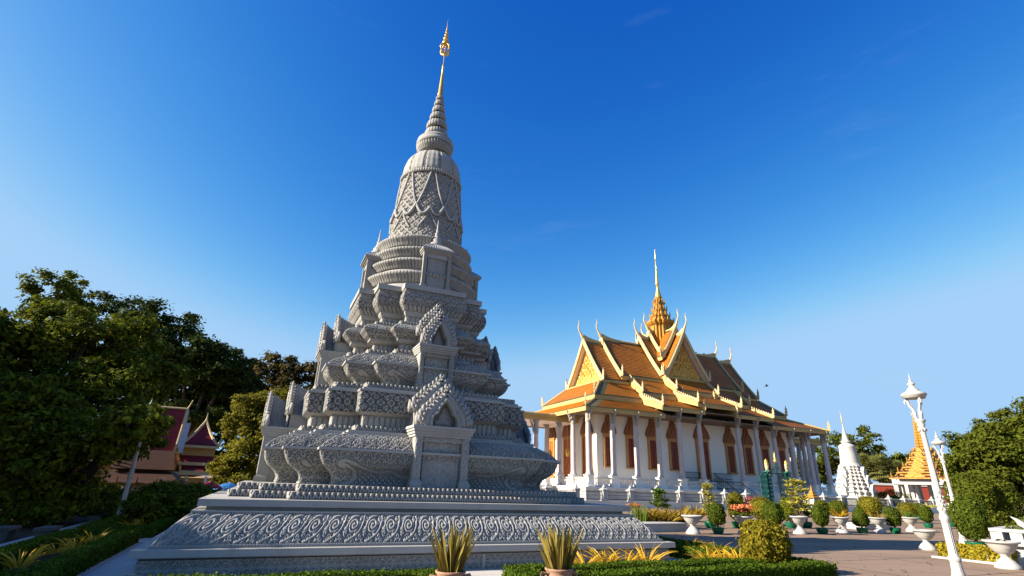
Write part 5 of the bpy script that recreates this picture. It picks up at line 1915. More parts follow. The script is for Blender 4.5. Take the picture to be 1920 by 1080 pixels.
# ------------------------------------------------------------------ lamp posts
def lamp_post(label, p, rz=0.0):
    t = thing('lamp_post', label, 'lamp post', (p[0], p[1], 0), rz, 'white ornamental lamp posts')
    b = MB()
    b.lathe([(0.2664, 0.0), (0.2664, 0.10), (0.222, 0.12), (0.2146, 0.20), (0.1776, 0.26), (0.148, 0.34), (0.1258, 0.36)], 8)
    b.build('foot', 'white_rough', t)
    b = MB()
    b.lathe([(0.1221, 0.35), (0.1369, 0.37), (0.1184, 0.42), (0.1073, 0.58)], 40, flute=12, fd=0.12, fz=(0.4, 0.57))
    b.lathe([(0.111, 0.58), (0.1295, 0.61), (0.1295, 0.65), (0.0999, 0.68), (0.0947, 0.72)], 24)
    b.lathe([(0.0925, 0.72), (0.0829, 1.25)], 48, flute=12, fd=0.14, fz=(0.70, 1.3))
    b.lathe([(0.0829, 1.25), (0.1036, 1.30), (0.1073, 1.34), (0.0851, 1.37), (0.074, 1.40)], 24)
    b.build('shaft', 'white_rough', t, True)
    b = MB()
    b.lathe([(0.0777, 1.40), (0.0873, 1.45), (0.0829, 1.70), (0.0703, 1.74)], 24)
    b.lathe([(0.0703, 1.74), (0.0925, 1.77), (0.0925, 1.81), (0.0703, 1.84)], 24)
    for k in range(8):
        for q in range(4):
            a_ = k * PI / 4 + q * 0.4
            b.sphere((0.083 * math.cos(a_), 0.083 * math.sin(a_), 1.47 + q * 0.075), 0.024, 6, 5)
    b.build('carved_band', 'white_fluted', t, True)
    b = MB()
    b.lathe([(0.0703, 1.84), (0.0725, 1.95), (0.0622, 2.4), (0.0533, 2.86)], 40, flute=10, fd=0.10, fz=(1.9, 2.8))
    b.lathe([(0.0533, 2.86), (0.0651, 2.88), (0.0562, 2.90), (0.074, 2.97), (0.0629, 3.0), (0.0888, 3.05), (0.074, 3.08), (0.1147, 3.11), (0.1221, 3.135), (0.1147, 3.15)], 28)
    for k in range(8):
        a_ = k * PI / 4
        b.sphere((0.075 * math.cos(a_), 0.075 * math.sin(a_), 2.95), 0.028, 6, 5, (1, 1, 1.3))
    b.build('upper_shaft', 'white_rough', t, True)
    b = MB()                                        # three bird-bodied figures carrying the lantern roof
    for k in range(3):
        a_ = k * 2 * PI / 3 + 0.35
        ca, sa = math.cos(a_), math.sin(a_)
        P = [(0.05, 3.14), (0.085, 3.22), (0.07, 3.30), (0.10, 3.36), (0.15, 3.44), (0.165, 3.52), (0.16, 3.60)]
        b.tube([(r_ * ca, r_ * sa, z) for r_, z in P], [0.035, 0.045, 0.04, 0.032, 0.028, 0.03, 0.02], 8)
        b.sphere((0.20 * ca, 0.20 * sa, 3.55), 0.035, 8, 6, (1, 1, 1.2))
        b.tube([(0.19 * ca, 0.19 * sa, 3.54), (0.235 * ca, 0.235 * sa, 3.52), (0.235 * ca, 0.235 * sa, 3.46)], [0.02, 0.018, 0.008], 6)
        b.tube([(0.10 * ca, 0.10 * sa, 3.30), (0.15 * ca, 0.15 * sa, 3.24), (0.16 * ca, 0.16 * sa, 3.32)], [0.02, 0.016, 0.006], 6)
    b.build('bracket_figure', 'white_rough', t, True)
    b = MB()
    b.lathe([(0.0, 3.585), (0.20, 3.58), (0.235, 3.575), (0.245, 3.61), (0.27, 3.625), (0.285, 3.65), (0.265, 3.675), (0.17, 3.715), (0.14, 3.735), (0.135, 3.755), (0.09, 3.785), (0.075, 3.81), (0.055, 3.835), (0.06, 3.85), (0.095, 3.865), (0.085, 3.885), (0.045, 3.905), (0.032, 3.935), (0.04, 3.945), (0.022, 3.965), (0.014, 4.0), (0.002, 4.10)], 36)
    b.build('lantern_roof', 'white_rough', t, True)
    t.scale = (0.79, 0.79, 1.0)
    return t


lamp_post('nearest and tallest white lamp post, standing in the paved court at right', (8.393, 10.556))
lamp_post('white lamp post behind the nearest one, rising from the gold-leaved hedge', (16.38, 20.0), 0.2)
lamp_post('shaded lamp post at left in front of the small gold-roofed shrine', (-12.47, 18.23), 0.5)


# ------------------------------------------------------------------ urns and pots on the court
def make_urn(label, p):
    t = thing('stone_urn', label, 'urn', p, 0, 'white pedestal urns on the court')
    b = MB()
    b.lathe([(0.29, 0.0), (0.30, 0.03), (0.27, 0.09), (0.19, 0.19), (0.11, 0.26), (0.085, 0.30)], 30)
    b.build('foot', 'white_rough', t, True)
    b = MB()
    b.lathe([(0.085, 0.295), (0.115, 0.32), (0.10, 0.335), (0.16, 0.37), (0.225, 0.42), (0.25, 0.455)], 36)
    b.lathe([(0.25, 0.455), (0.305, 0.52), (0.34, 0.60), (0.35, 0.63)], 72, flute=36, fd=0.06, fz=(0.45, 0.62))
    b.lathe([(0.35, 0.63), (0.40, 0.645), (0.425, 0.675), (0.415, 0.70), (0.375, 0.705), (0.32, 0.66)], 36, cap=False)
    b.build('bowl', 'white_rough', t, True)
    b = MB()
    b.lathe([(0.001, 0.655), (0.31, 0.655)], 20, cap=False)
    b.build('soil', 'soil', t)
    return t


urn0 = make_urn('sunlit white pedestal urn, empty of flowers, right of the podium corner', G(1300, 1001))


def urn(px, py, lab, sc=1.0, rz=0.0):
    return place_copy(urn0, G(px, py), rz, lab, sc)


u2 = urn(1397, 1001, 'white pedestal urn of orange flowers behind the round bush', 1.0)
b = MB()
crown_leaves(b, [(0, 0, 0.86, 0.40, 0.40, 0.20)], 420, 0.10, 14, 0.4)
b.build('leaves', 'leaf_mid', u2)
b = MB()
crown_leaves(b, [(0, 0, 1.02, 0.40, 0.40, 0.16)], 420, 0.075, 16, 0.4, aspect=0.9)
b.build('flowers', 'flower_orange', u2)
u3 = urn(1500, 1001, 'white pedestal urn under the tall pale variegated plant', 1.05)
u4 = urn(1580, 999, 'white pedestal urn holding a spiky golden plant', 1.0)
b = MB()
blades(b, (0, 0, 0.64), 60, 0.62, 0.04, 1.1, 0.9, 0.6, 0.12)
b.build('leaves', 'blade_yellow', u4)
u5 = urn(1650, 999, 'white pedestal urn of low fern before the white planter box', 1.0)
b = MB()
blades(b, (0, 0, 0.64), 46, 0.5, 0.05, 1.3, 0.8, 0.8, 0.2)
b.build('leaves', 'fern', u5)
u6 = urn(1711, 997, 'white pedestal urn holding grey-green sword leaves under a dome bush', 1.0)
b = MB()
blades(b, (0, 0, 0.64), 26, 0.42, 0.05, 0.7, 1.0, 0.2, 0.16)
b.build('leaves', 'blade_green', u6)
u7 = urn(1740, 1031, 'blue-shaded white urn standing forward in the court beside the nearest lamp post', 0.9)
u8 = urn(1891, 1066, 'big sunlit white urn at the right edge before the balustrade', 0.95)
b = MB()
crown_leaves(b, [(0.05, 0, 0.68, 0.15, 0.15, 0.05)], 40, 0.08, 6, 0.4)
b.build('leaves', 'leaf_brown', u8)
u9 = urn(1190, 982, 'white urn of small red and orange flowers behind the podium corner', 0.85)
b = MB()
crown_leaves(b, [(0, 0, 0.86, 0.42, 0.42, 0.24)], 420, 0.10, 14, 0.4)
b.build('leaves', 'leaf_yellow', u9)
b = MB()
crown_leaves(b, [(0, 0, 0.98, 0.40, 0.40, 0.20)], 260, 0.07, 12, 0.4, aspect=0.9)
b.build('flowers', 'flower_orange', u9)


def topiary(px, py, lab, kind='oval', sc=1.0, w_=0.42, h=1.05, pot='greenpot', n=2600, leaf='leaf_top'):
    p = G(px, py)
    t = thing('potted_topiary', lab, 'topiary', p, rng.uniform(0, 6), 'clipped bushes in green pots')
    b = MB()
    b.lathe([(0.20, 0.0), (0.21, 0.02), (0.27, 0.12), (0.295, 0.22), (0.29, 0.26), (0.31, 0.27), (0.31, 0.30), (0.27, 0.30), (0.25, 0.25)], 28)
    b.build('pot', pot, t, True)
    b = MB()
    b.tube([(0, 0, 0.2), (0.02, 0, 0.5), (0, 0, 0.75)], [0.05, 0.045, 0.04], 7)
    b.build('stem', 'bark', t, True)
    b = MB()
    z0 = 0.36
    if kind == 'oval':
        b.sphere((0, 0, z0 + h / 2), 1.0, 16, 9, (w_ * 0.86, w_ * 0.86, h / 2 * 0.9))
        shell_leaves(b, (0, 0, z0 + h / 2), (w_, w_, h / 2), n, 0.075, 2.3, 0.6, 0.06)
    elif kind == 'cone':
        pr = [(0, 0.55), (0.12, 0.95), (0.30, 1.0), (0.6, 0.74), (0.85, 0.36), (1.0, 0.04)]
        b.lathe([(w_ * 0.86 * r_, z0 + h * f) for f, r_ in pr], 18)
        cone_leaves(b, z0, z0 + h, [(f, w_ * r_) for f, r_ in pr], n, 0.075)
    elif kind == 'dome':
        b.sphere((0, 0, z0 + h * 0.45), 1.0, 16, 9, (w_ * 0.86, w_ * 0.86, h * 0.46))
        shell_leaves(b, (0, 0, z0 + h * 0.45), (w_, w_, h * 0.55), n, 0.075, 2.6, 0.6, 0.06)
    b.build('foliage', leaf, t)
    t.scale = (sc * .84, sc * .84, sc * .84)
    return t


topiary(1347, 1001, 'egg-shaped clipped bush in a green pot right of the empty urn', 'oval', 1.0, 0.42, 1.10)
topiary(1384, 990, 'tall thick yellow-green clipped column in a green pot behind the fence corner', 'oval', 1.15, 0.40, 1.35, leaf='leaf_yellow')
topiary(1455, 999, 'rounded clipped bush just behind the round golden bush', 'oval', 1.0, 0.52, 1.20)
topiary(1432, 985, 'yellowish clipped bush between the urn of orange flowers and the gate', 'dome', 1.15, 0.55, 1.15, leaf='leaf_yellow')
topiary(1484, 990, 'loose dark bush in a green pot left of the pale variegated plant', 'oval', 1.1, 0.50, 1.25, leaf='leaf_dark')
topiary(1543, 1001, 'egg-shaped clipped bush in a green pot right of the pale variegated plant', 'oval', 1.02, 0.40, 1.12)
topiary(1545, 985, 'dark clipped bush half hidden behind the egg-shaped one', 'oval', 1.1, 0.42, 1.15, leaf='leaf_dark')
topiary(1575, 978, 'spreading dark bush behind the urn of the golden plant', 'dome', 1.2, 0.60, 1.0, leaf='leaf_mid')
topiary(1618, 1000, 'cone-shaped clipped bush in a green pot between two urns', 'cone', 1.0, 0.44, 1.15)
topiary(1637, 976, 'large ball-shaped yellow-green bush behind the low-fern urn', 'dome', 1.45, 0.66, 1.05, leaf='leaf_yellow')
topiary(1680, 1000, 'squat barrel-shaped clipped bush in a green pot right of the planter box', 'oval', 1.0, 0.44, 1.10)
topiary(1706, 980, 'low dome bush with yellow-green top behind the sword-leaf urn', 'dome', 1.2, 0.55, 0.95, leaf='leaf_yellow')
topiary(1742, 990, 'clipped bush in a green pot left of the nearest lamp post', 'oval', 1.0, 0.44, 1.12)
topiary(1786, 988, 'clipped bush between the two lamp posts', 'oval', 1.05, 0.44, 1.10)
topiary(1836, 1036, 'large clipped bush in a bright green pot beside the white balustrade', 'oval', 1.28, 0.46, 1.30, n=4200)
topiary(1725, 975, 'dark bush behind the shaded urn', 'dome', 1.2, 0.5, 0.9, leaf='leaf_mid')
# spare green pots
gp = MB()
gp.lathe([(0.20, 0.0), (0.27, 0.12), (0.30, 0.24), (0.31, 0.30), (0.27, 0.30), (0.25, 0.22), (0.0, 0.22)], 28)


def croton(px, py, lab, pot, h, r_, n, leaf='croton', z0=0.6):
    """tall leafy plant with bushy tufts up its stems"""
    p = G(px, py)
    t = thing('leafy_plant', lab, 'plant', p, 0, 'leafy plants along the court')
    b = MB()
    for k in range(5):
        a_ = k * 2.4
        b.tube([(0, 0, 0.05), (r_ * 0.3 * math.cos(a_), r_ * 0.3 * math.sin(a_), h * 0.5), (r_ * 0.6 * math.cos(a_), r_ * 0.6 * math.sin(a_), h * 0.9)], [0.03, 0.022, 0.012], 5)
    b.build('stem', 'bark', t)
    b = MB()
    for k in range(n):
        f = rng.uniform(0.1, 1.0)
        a_ = rng.uniform(0, 6.3)
        q = r_ * rng.uniform(0.1, 0.75) * (1.15 - 0.55 * f)
        blades(b, (q * math.cos(a_), q * math.sin(a_), z0 + (h - z0) * f), 11, 0.30, 0.055, 1.3, 0.55, 0.7, 0.02, 3)
    b.build('leaves', leaf, t)
    if pot:
        gp.build('pot', 'greenpot', t, True)
    return t


croton(1333, 990, 'tall narrow yellow-green leafy plant in a green pot before the fence', True, 2.0, 0.36, 40, z0=0.5)
croton(1505, 996, 'tall broad pale yellow variegated plant rising from its urn', False, 2.25, 0.85, 80, z0=0.75)
croton(1513, 990, 'dark green leafy plant in a green pot under the pale variegated plant', True, 1.1, 0.4, 18, 'blade_green', 0.4)
croton(1240, 985, 'bright green dracaena rising above the golden ferns', False, 1.65, 0.5, 48, 'blade_green', 0.7)
for px, py, lab in ((1215, 990, 'golden-brown fern at the left end of the low white planter'), (1243, 991, 'golden-brown fern below the green dracaena'), (1272, 990, 'golden-brown fern at the right end of the low white planter'), (1302, 978, 'golden-brown fern behind the empty white urn')):
    p = G(px, py)
    b = MB()
    blades(b, (0, 0, 0.15), 170, 1.0, 0.07, 1.1, 0.9, 0.7, 0.4)
    tag(b.build('fern', 'fern', None, loc=p), lab, 'fern', 'golden ferns in the low planter')
p = G(1197, 992)
b = MB()
blades(b, (0, 0, 0.0), 40, 1.1, 0.05, 0.25, 1.0, 0.15, 0.3)
tag(b.build('upright_plant', 'blade_green', None, loc=p), 'dark upright spiky plant at the podium corner', 'plant')
# bougainvillea
p = G(1408, 982)
t = thing('flowering_bush', 'pink flowering bush in front of the green gate', 'bush', p)
b = MB()
crown_leaves(b, [(0, 0, 0.95, 0.75, 0.6, 0.5)], 900, 0.12, 18, 0.35)
b.tube([(0, 0, 0), (0, 0, 0.8)], 0.05, 6)
b.build('leaves', 'leaf_mid', t)
b = MB()
crown_leaves(b, [(0.1, -0.1, 1.1, 0.75, 0.6, 0.42)], 420, 0.09, 14, 0.3, aspect=0.9)
b.build('flowers', 'flower_pink', t)
# planters
for (pa, pb_, lab) in (((1209, 998), (1288, 996), 'low white planter box below the golden ferns'), ((1622, 994), (1674, 994), 'low white planter box behind the cone-shaped bush')):
    a_, c_ = G(*pa), G(*pb_)
    d = c_ - a_
    b = MB()
    L = float(np.hypot(d[0], d[1]))
    b.box((L / 2, 0.5, 0.14), (L, 1.0, 0.28))
    b.box((L / 2, 0.5, 0.30), (L + 0.08, 1.08, 0.05))
    o = b.build('planter_box', 'white_rough', None, loc=a_, rz=math.atan2(d[1], d[0]))
    tag(o, lab, 'planter')
# gold-leaved hedge round the foot of the second lamp post
a_, c_ = G(1764, 1046), G(1908, 1062)
d = c_ - a_
L = float(np.hypot(d[0], d[1]))
t = thing('hedge', 'bright gold-leaved low hedge at the foot of the second lamp post', 'hedge', a_, math.atan2(d[1], d[0]))
b = MB()
b.bb(0.03, L, 0.03, 0.5, 0, 0.34)
for f in range(3):
    n = 1500
    u, v = rng.random(n), rng.random(n)
    wob = rng.normal(size=n) * 0.03 + 0.02 * np.sin(u * L * 5)
    P = [np.stack([L * u, 0.52 * v, 0.37 + wob], 1), np.stack([L * u, wob, 0.37 * v], 1), np.stack([wob, 0.52 * u, 0.37 * v], 1)][f]
    leaf_quads(b, P, np.repeat(np.array([[[0, 0, 1.0]], [[0, -1.0, .2]], [[-1.0, 0, .2]]][f]), n, 0), 0.085, 0.6, 0.7)
b.build('foliage', 'leaf_gold_hedge', t)
b = MB()
b.bb(-0.15, L + .2, -0.22, -0.06, 0.0, 0.05)
o = b.build('kerb', 'white_rough', None, loc=a_, rz=math.atan2(d[1], d[0]))
o['kind'] = 'structure'

# white balustrade monument at the right edge
p = G(1853, 1056)
t = thing('balustrade_terrace', 'white stone terrace with square-holed balustrade and upswept naga end at the right edge', 'terrace', p, R(-50))
b = MB()
b.bb(0, 7, 0, 6, 0, 0.22)
b.bb(0.12, 7, 0.12, 6, 0.22, 0.30)
b.bb(0.22, 7, 0.22, 6, 0.30, 0.50)
b.bb(0.05, 7, 0.05, 6, 0.50, 0.56)
b.build('base', 'white_rough', t)
b = MB()
for i in range(12):
    b.box((0.32 + i * 0.42, 0.30, 0.70), (0.26, 0.22, 0.28))
    b.box((0.30, 0.74 + i * 0.42, 0.70), (0.22, 0.26, 0.28))
b.bb(0.18, 7, 0.16, 0.44, 0.84, 0.92)
b.bb(0.18, 0.44, 0.441, 6, 0.84, 0.92)
b.build('balustrade', 'white_rough', t)
b = MB()
b.tube([(7, 0.30, 0.98), (1.25, 0.30, 0.98), (1.0, 0.30, 1.0), (0.87, 0.30, 1.08), (0.81, 0.30, 1.18)], [0.07, 0.07, 0.075, 0.06, 0.02], 10)
b.prism([(1.07, 0.30, 1.0), (0.87, 0.30, 1.06), (0.72, 0.30, 1.26), (0.86, 0.30, 1.20), (0.97, 0.30, 1.12)], (0, -0.05, 0), (0, 0.05, 0))
b.build('naga_rail', 'white_rough', t, True)
b = MB()
shell_leaves(b, (0.9, 1.2, 0.85), (0.5, 0.5, 0.35), 700, 0.09)
b.build('shrub', 'leaf_mid', t)

# small spirit house
p = G(1531, 975)
t = thing('spirit_house', 'tiny white spirit house with pointed golden roof behind the clipped bushes', 'spirit house', p, ROT)
b = MB()
b.box((0, 0, 0.5), (0.28, 0.28, 1.0))
b.box((0, 0, 1.02), (0.62, 0.62, 0.06))
b.box((0, 0, 1.26), (0.34, 0.34, 0.42))
for sx in (-1, 1):
    for sy in (-1, 1):
        b.box((sx * .24, sy * .24, 1.26), (0.05, 0.05, 0.42))
b.build('body', 'white_rough', t)
b = MB()
for w0_, w1_, z0_, z1_ in ((0.36, 0.20, 1.47, 1.62), (0.24, 0.12, 1.62, 1.80), (0.14, 0.05, 1.80, 2.0), (0.05, 0.0, 2.0, 2.35)):
    sweep(b, [(w0_, z0_), (w0_, z0_ + 0.03), (w1_ + 0.001, z1_)], None, square=True)
b.build('roof', 'gold_paint', t)

# a few dry leaves blown over the court
b = MB()
n = 420
gx = np.stack([rng.uniform(4, 24, n), rng.uniform(8, 30, n), np.full(n, 0.012)], 1)
cl = rng.random(n) < 0.5
gx[cl, :2] = np.array([G(1560, 1060)[:2]]) + rng.normal(size=(cl.sum(), 2)) * np.array([2.2, 2.0])
leaf_quads(b, gx, np.repeat(np.array([[0, 0, 1.0]]), n, 0), 0.075, 0.5, 0.22)
b.V = [v * np.array([1, 1, 1]) + np.array([0, 0, 0.012]) for v in b.V]
o = b.build('fallen_leaves', 'leaf_brown')
o['kind'] = 'stuff'

# ------------------------------------------------------------------ the white fence before the hall (hall axes, y = -5)
FV = -5.0


def fence(label, us, gaps=()):
    o0 = loc2(PG, us[0], FV)
    t = thing('fence', label, 'fence', o0, ROT, 'white post and bar fences round the temple hall')
    base, bars, rail = MB(), MB(), MB()
    L = us[-1] - us[0]
    base.bb(-0.3, L + 0.3, -0.22, 0.22, 0.0, 0.52)
    base.bb(-0.3, L + 0.3, -0.28, 0.28, 0.52, 0.58)
    base.build('base_wall', 'white', t)
    rail.bb(0, L, -0.03, 0.03, 0.68, 0.73)
    rail.bb(0, L, -0.03, 0.03, 1.30, 1.35)
    rail.bb(0, L, -0.02, 0.02, 1.02, 1.05)
    n = int(L / 0.125)
    for i in range(n):
        x = (i + 0.5) * 0.125
        rail.bb(x - 0.018, x + 0.018, -0.018, 0.018, 0.60, 1.42)
        rail.prism([(x - .028, 0, 1.42), (x + .028, 0, 1.42), (x, 0, 1.52)], (0, -.012, 0), (0, .012, 0))
    rail.build('bars', 'fence_iron', t)
    po = None
    for u in us:
        x = u - us[0]
        if po is None:
            b = MB()
            b.box((0, 0, 0.66), (0.56, 0.56, 0.16))
            b.box((0, 0, 1.06), (0.44, 0.44, 0.66))
            b.box((0, 0, 1.42), (0.52, 0.52, 0.06))
            b.box((0, 0, 1.49), (0.66, 0.66, 0.08))
            sweep(b, [(0.30, 1.53), (0.15, 1.64), (0.13, 1.68)], None, square=True)
            b.lathe([(0.10, 1.68), (0.15, 1.73), (0.13, 1.79), (0.05, 1.88), (0.005, 2.04)], 12)
            po = b.build('fence_post', 'whitewash', t)
            po.location = (x, 0, 0)
        else:
            c = po.copy()
            COL.objects.link(c)
            c.parent = t
            c.location = (x, 0, 0)
    return t


fence('long white fence with pointed posts from behind the stupa to the open green gate', [-13.4 + 2.93 * k for k in range(11)])
fence('white fence with pointed posts right of the green gate, running behind the clipped bushes', [24.9 + 2.95 * k for k in range(9)])

# green gate, both leaves open
g0 = loc2(PG, 19.5, FV)
gate = thing('gate', 'open green wrought iron gate with arched leaves and two golden lanterns', 'gate', g0, ROT)
GW = 3.1
for x in (0, GW):
    b = MB()
    for dx in (-0.2, 0.2):
        for dy in (-0.2, 0.2):
            b.tube([(x + dx, dy, 0), (x + dx, dy, 3.75)], 0.035, 6)
    for z in np.arange(0.3, 3.8, 0.42):
        b.box((x, 0, z), (0.46, 0.46, 0.05))
        for dx, dy in ((0, -0.2), (0, 0.2), (-0.2, 0), (0.2, 0)):
            b.lathe([(0.10, z + 0.08), (0.15, z + 0.2), (0.10, z + 0.34)], 8, (x + dx, dy, 0), cap=False)
    b.box((x, 0, 3.82), (0.6, 0.6, 0.12))
    b.build('post', 'green_iron', gate)
for x in (0, GW):
    b, gl = MB(), MB()
    gl.lathe([(0.06, 3.9), (0.14, 4.05), (0.20, 4.3), (0.19, 4.6)], 10, (x, 0, 0))
    b.lathe([(0.24, 4.6), (0.22, 4.68), (0.16, 4.86), (0.20, 4.95), (0.10, 5.05), (0.02, 5.2)], 10, (x, 0, 0))
    lo = gl.build('lantern', 'lantern_glass', gate, True)
    b.build('lantern_cap', 'gold', lo, True)
b = MB()
cx = GW / 2 - 0.1
for i in range(15):                                 # scrolled crest between the posts
    f = i / 14
    x = 0.25 + (GW - 0.5) * f
    zt = 3.85 + 1.1 * math.exp(-((x - cx) / 0.55) ** 2)
    b.tube([(x, 0, 3.7), (x + 0.04, 0, (3.7 + zt) / 2), (x, 0, zt)], 0.02, 5)
    if i % 2 == 0:
        a_ = np.linspace(0, 5.5, 12)
        b.tube([(x + 0.16 * math.cos(q) * (1 - q / 8), 0.02, 3.85 + (zt - 3.9) * 0.5 + 0.16 * math.sin(q) * (1 - q / 8)) for q in a_], 0.022, 5)
b.box((GW / 2, 0, 3.70), (GW, 0.1, 0.10))
b.build('crest', 'green_iron', gate)
b = MB()
b.lathe([(0.12, 4.85), (0.20, 4.95), (0.16, 5.1), (0.10, 5.2), (0.13, 5.3), (0.07, 5.45), (0.015, 5.95)], 10, (cx, 0, 0))
b.build('crest_finial', 'gold', gate, True)


def leaf_panel(hx, ang, W_, hl, hr):
    b = MB()
    e = np.array([math.cos(ang), math.sin(ang)])

    def q(s_, z):
        return (hx + e[0] * s_, e[1] * s_, z)
    top = lambda s_: hl + (hr - hl) * (s_ / W_) + 0.25 * math.sin(PI * s_ / W_)
    b.tube([q(0, 0.2), q(0, top(0))], 0.045, 6)
    b.tube([q(W_, 0.2), q(W_, top(W_))], 0.045, 6)
    b.tube([q(s_, top(s_)) for s_ in np.linspace(0, W_, 12)], 0.045, 6)
    for z in (0.25, 1.15):
        b.tube([q(0, z), q(W_, z)], 0.035, 5)
    n = 22
    for i in range(1, n):
        s_ = W_ * i / n
        b.tube([q(s_, 0.25), q(s_, top(s_))], 0.017, 4)
    for i in range(5):                              # filigree
        for k in range(6):
            c = (W_ * (i + 0.5) / 5, 0.5 + k * 0.55)
            if c[1] + 0.25 > top(c[0]):
                continue
            a_ = np.linspace(0, 7.5, 16)
            b.tube([q(c[0] + 0.24 * math.cos(t_) * (1 - t_ / 10), c[1] + 0.26 * math.sin(t_) * (1 - t_ / 10)) for t_ in a_], 0.022, 4)
    b.build('gate_leaf', 'green_iron', gate)


leaf_panel(0.0, R(-170), 1.6, 3.7, 3.3)
leaf_panel(GW, R(-176), 1.7, 3.0, 3.7)

# ------------------------------------------------------------------ far things at right
wp = A(1603, 915, 115)
ws = thing('white_stupa', 'distant whitewashed stupa beyond the right end of the temple hall', 'stupa', (wp[0], wp[1], 0), ROT)
b = MB()
Q = lambda r_, z: (r_ * 0.55, r_ * 0.78, r_, z)
steps = [(3.2, 0.0, 1.3), (2.85, 1.3, 2.2), (2.55, 2.2, 2.9), (2.35, 2.9, 3.6), (2.15, 3.6, 4.2), (2.0, 4.2, 4.8), (1.85, 4.8, 5.35), (1.72, 5.35, 5.85), (1.6, 5.85, 6.3)]
for r0, z0, z1 in steps:
    d_ = z1 - z0
    sweep(b, [Q(r0 * 1.03, z0), Q(r0 * 1.03, z0 + d_ * .12), Q(r0 * .93, z0 + d_ * .3), Q(r0 * .92, z0 + d_ * .68), Q(r0 * 1.02, z0 + d_ * .86), Q(r0 * 1.02, z1)], None)
    for px_, py_ in plan(r0 * .55, r0 * .78, r0):
        b.prism([(px_ - .07, py_, z1), (px_ + .07, py_, z1), (px_, py_, z1 + .22)], (0, -.07, 0), (0, .07, 0))
for k in range(4):
    a_ = k * PI / 2
    c_, s_ = math.cos(a_), math.sin(a_)
    for D_, zb_, hh in ((2.9, 1.3, 1.2), (2.4, 2.9, 1.1), (2.0, 4.4, 1.0)):
        b.box((D_ * c_, D_ * s_, zb_ + hh / 2), (0.7, 0.9, hh), a_)
        b.prism([(D_ * c_ - s_ * .5, D_ * s_ + c_ * .5, zb_ + hh), (D_ * c_ + s_ * .5, D_ * s_ - c_ * .5, zb_ + hh), (D_ * c_, D_ * s_, zb_ + hh + 0.85)], (-.36 * c_, -.36 * s_, 0), (.36 * c_, .36 * s_, 0))
ws.scale = (1.2,) * 3
b.build('stepped_base', 'whitewash', ws)
b = MB()
b.lathe([(1.75, 6.3), (1.70, 6.6), (1.5, 6.9), (1.52, 7.0), (1.38, 8.4), (1.32, 9.6), (1.36, 9.7), (1.2, 10.0), (0.7, 10.25), (0.6, 10.35)], 28)
b.build('bell', 'whitewash', ws, True)
b = MB()
pr = [(0.6, 10.3), (0.85, 10.5), (0.8, 10.7)]
for i in range(7):
    r_ = 0.62 - i * 0.075
    pr += [(r_ * 0.85, 10.75 + i * 0.32), (r_, 10.9 + i * 0.32), (r_ * 0.9, 11.02 + i * 0.32)]
pr += [(0.08, 13.1), (0.06, 13.9)]
b.lathe(pr, 18)
b.build('ringed_spire', 'whitewash', ws, True)
b = MB()
b.lathe([(0.09, 13.9), (0.14, 14.1), (0.06, 14.4), (0.1, 14.7), (0.04, 15.0), (0.01, 16.3)], 8)
b.build('finial', 'gold', ws, True)

# golden-roofed open pavilion
pp = A(1748, 915, 92)
pv = thing('pavilion', 'open white pavilion with a tiered golden spire roof behind the lamp posts', 'pavilion', (pp[0], pp[1], 0), ROT + 0.06)
hw = 4.1
pv.scale = (0.98,) * 3
b = MB()
b.bb(-hw - .6, hw + .6, -hw - .6, hw + .6, 0, 0.9)
for sx in (-1, 1):
    for sy in (-1, 1):
        b.box((sx * hw * .82, sy * hw * .92, 2.6), (1.0, 0.7, 3.4))
        b.box((sx * hw * .92, sy * hw * .50, 2.6), (0.5, 0.5, 3.4))
        b.box((sx * hw * .34, sy * hw * .92, 2.6), (0.55, 0.5, 3.4))
b.bb(-hw, hw, -hw, -hw + .7, 3.9, 4.75)
b.bb(-hw, hw, hw - .7, hw, 3.9, 4.75)
b.bb(-hw, -hw + .7, -hw + .701, hw - .701, 3.9, 4.75)
b.bb(hw - .7, hw, -hw + .701, hw - .701, 3.9, 4.75)
b.build('body', 'whitewash', pv)
b = MB()
for x in (-hw * .02, hw * .58, -hw * .58):
    b.box((x, -hw * .5, 2.4), (0.9, 0.12, 2.9))
b.build('inner_wall', 'yellow_wall', pv)
b = MB()
S2 = lambda w_, z: (w_ * 0.6, w_ * 0.8, w_, z)
rs_ = MB()
ws_ = [5.0, 3.95, 3.1, 2.42, 1.88, 1.42, 1.05]
zs_ = [4.8, 5.75, 6.65, 7.5, 8.35, 9.15, 9.9]
for w0_, w1_, z0_, z1_ in zip(ws_[:-1], ws_[1:], zs_[:-1], zs_[1:]):
    d_ = z1_ - z0_
    sweep(b, [S2(w0_, z0_), S2(w0_, z0_ + .20)], None)
    sweep(rs_, [S2(w0_ * .985, z0_ + .201), S2(w0_ * .84, z0_ + .20 + d_ * .38)], None)
    sweep(b, [S2(w1_ * .90, z0_ + .2), S2(w1_ * .90, z1_ - .12), S2(w1_ * .99, z1_ - .001)], None)
    for sx in (-1, 1):
        for sy in (-1, 1):
            flame(b, sx * w0_ * 0.80, sy * w0_ * 0.80, z0_ + .2, d_ * 0.95, (sx * .707, sy * .707), 0.1, 0.2)
            for q_ in (0.52, 0.7):
                flame(b, sx * w0_ * q_, -w0_ * .97, z0_ + .2, d_ * 0.6, (1, 0), 0.0, 0.12)
                flame(b, -w0_ * .97, sy * w0_ * q_, z0_ + .2, d_ * 0.6, (0, 1), 0.0, 0.12)
    for a_ in range(4):
        c_, s_ = math.cos(a_ * PI / 2), math.sin(a_ * PI / 2)
        o_ = mirror(ogee(w0_ * .30, d_ * 1.15))
        b.prism([(c_ * w0_ * .94 - s_ * x, s_ * w0_ * .94 + c_ * x, z0_ + .2 + z) for x, z in o_], (-.12 * c_, -.12 * s_, 0), (.12 * c_, .12 * s_, 0))
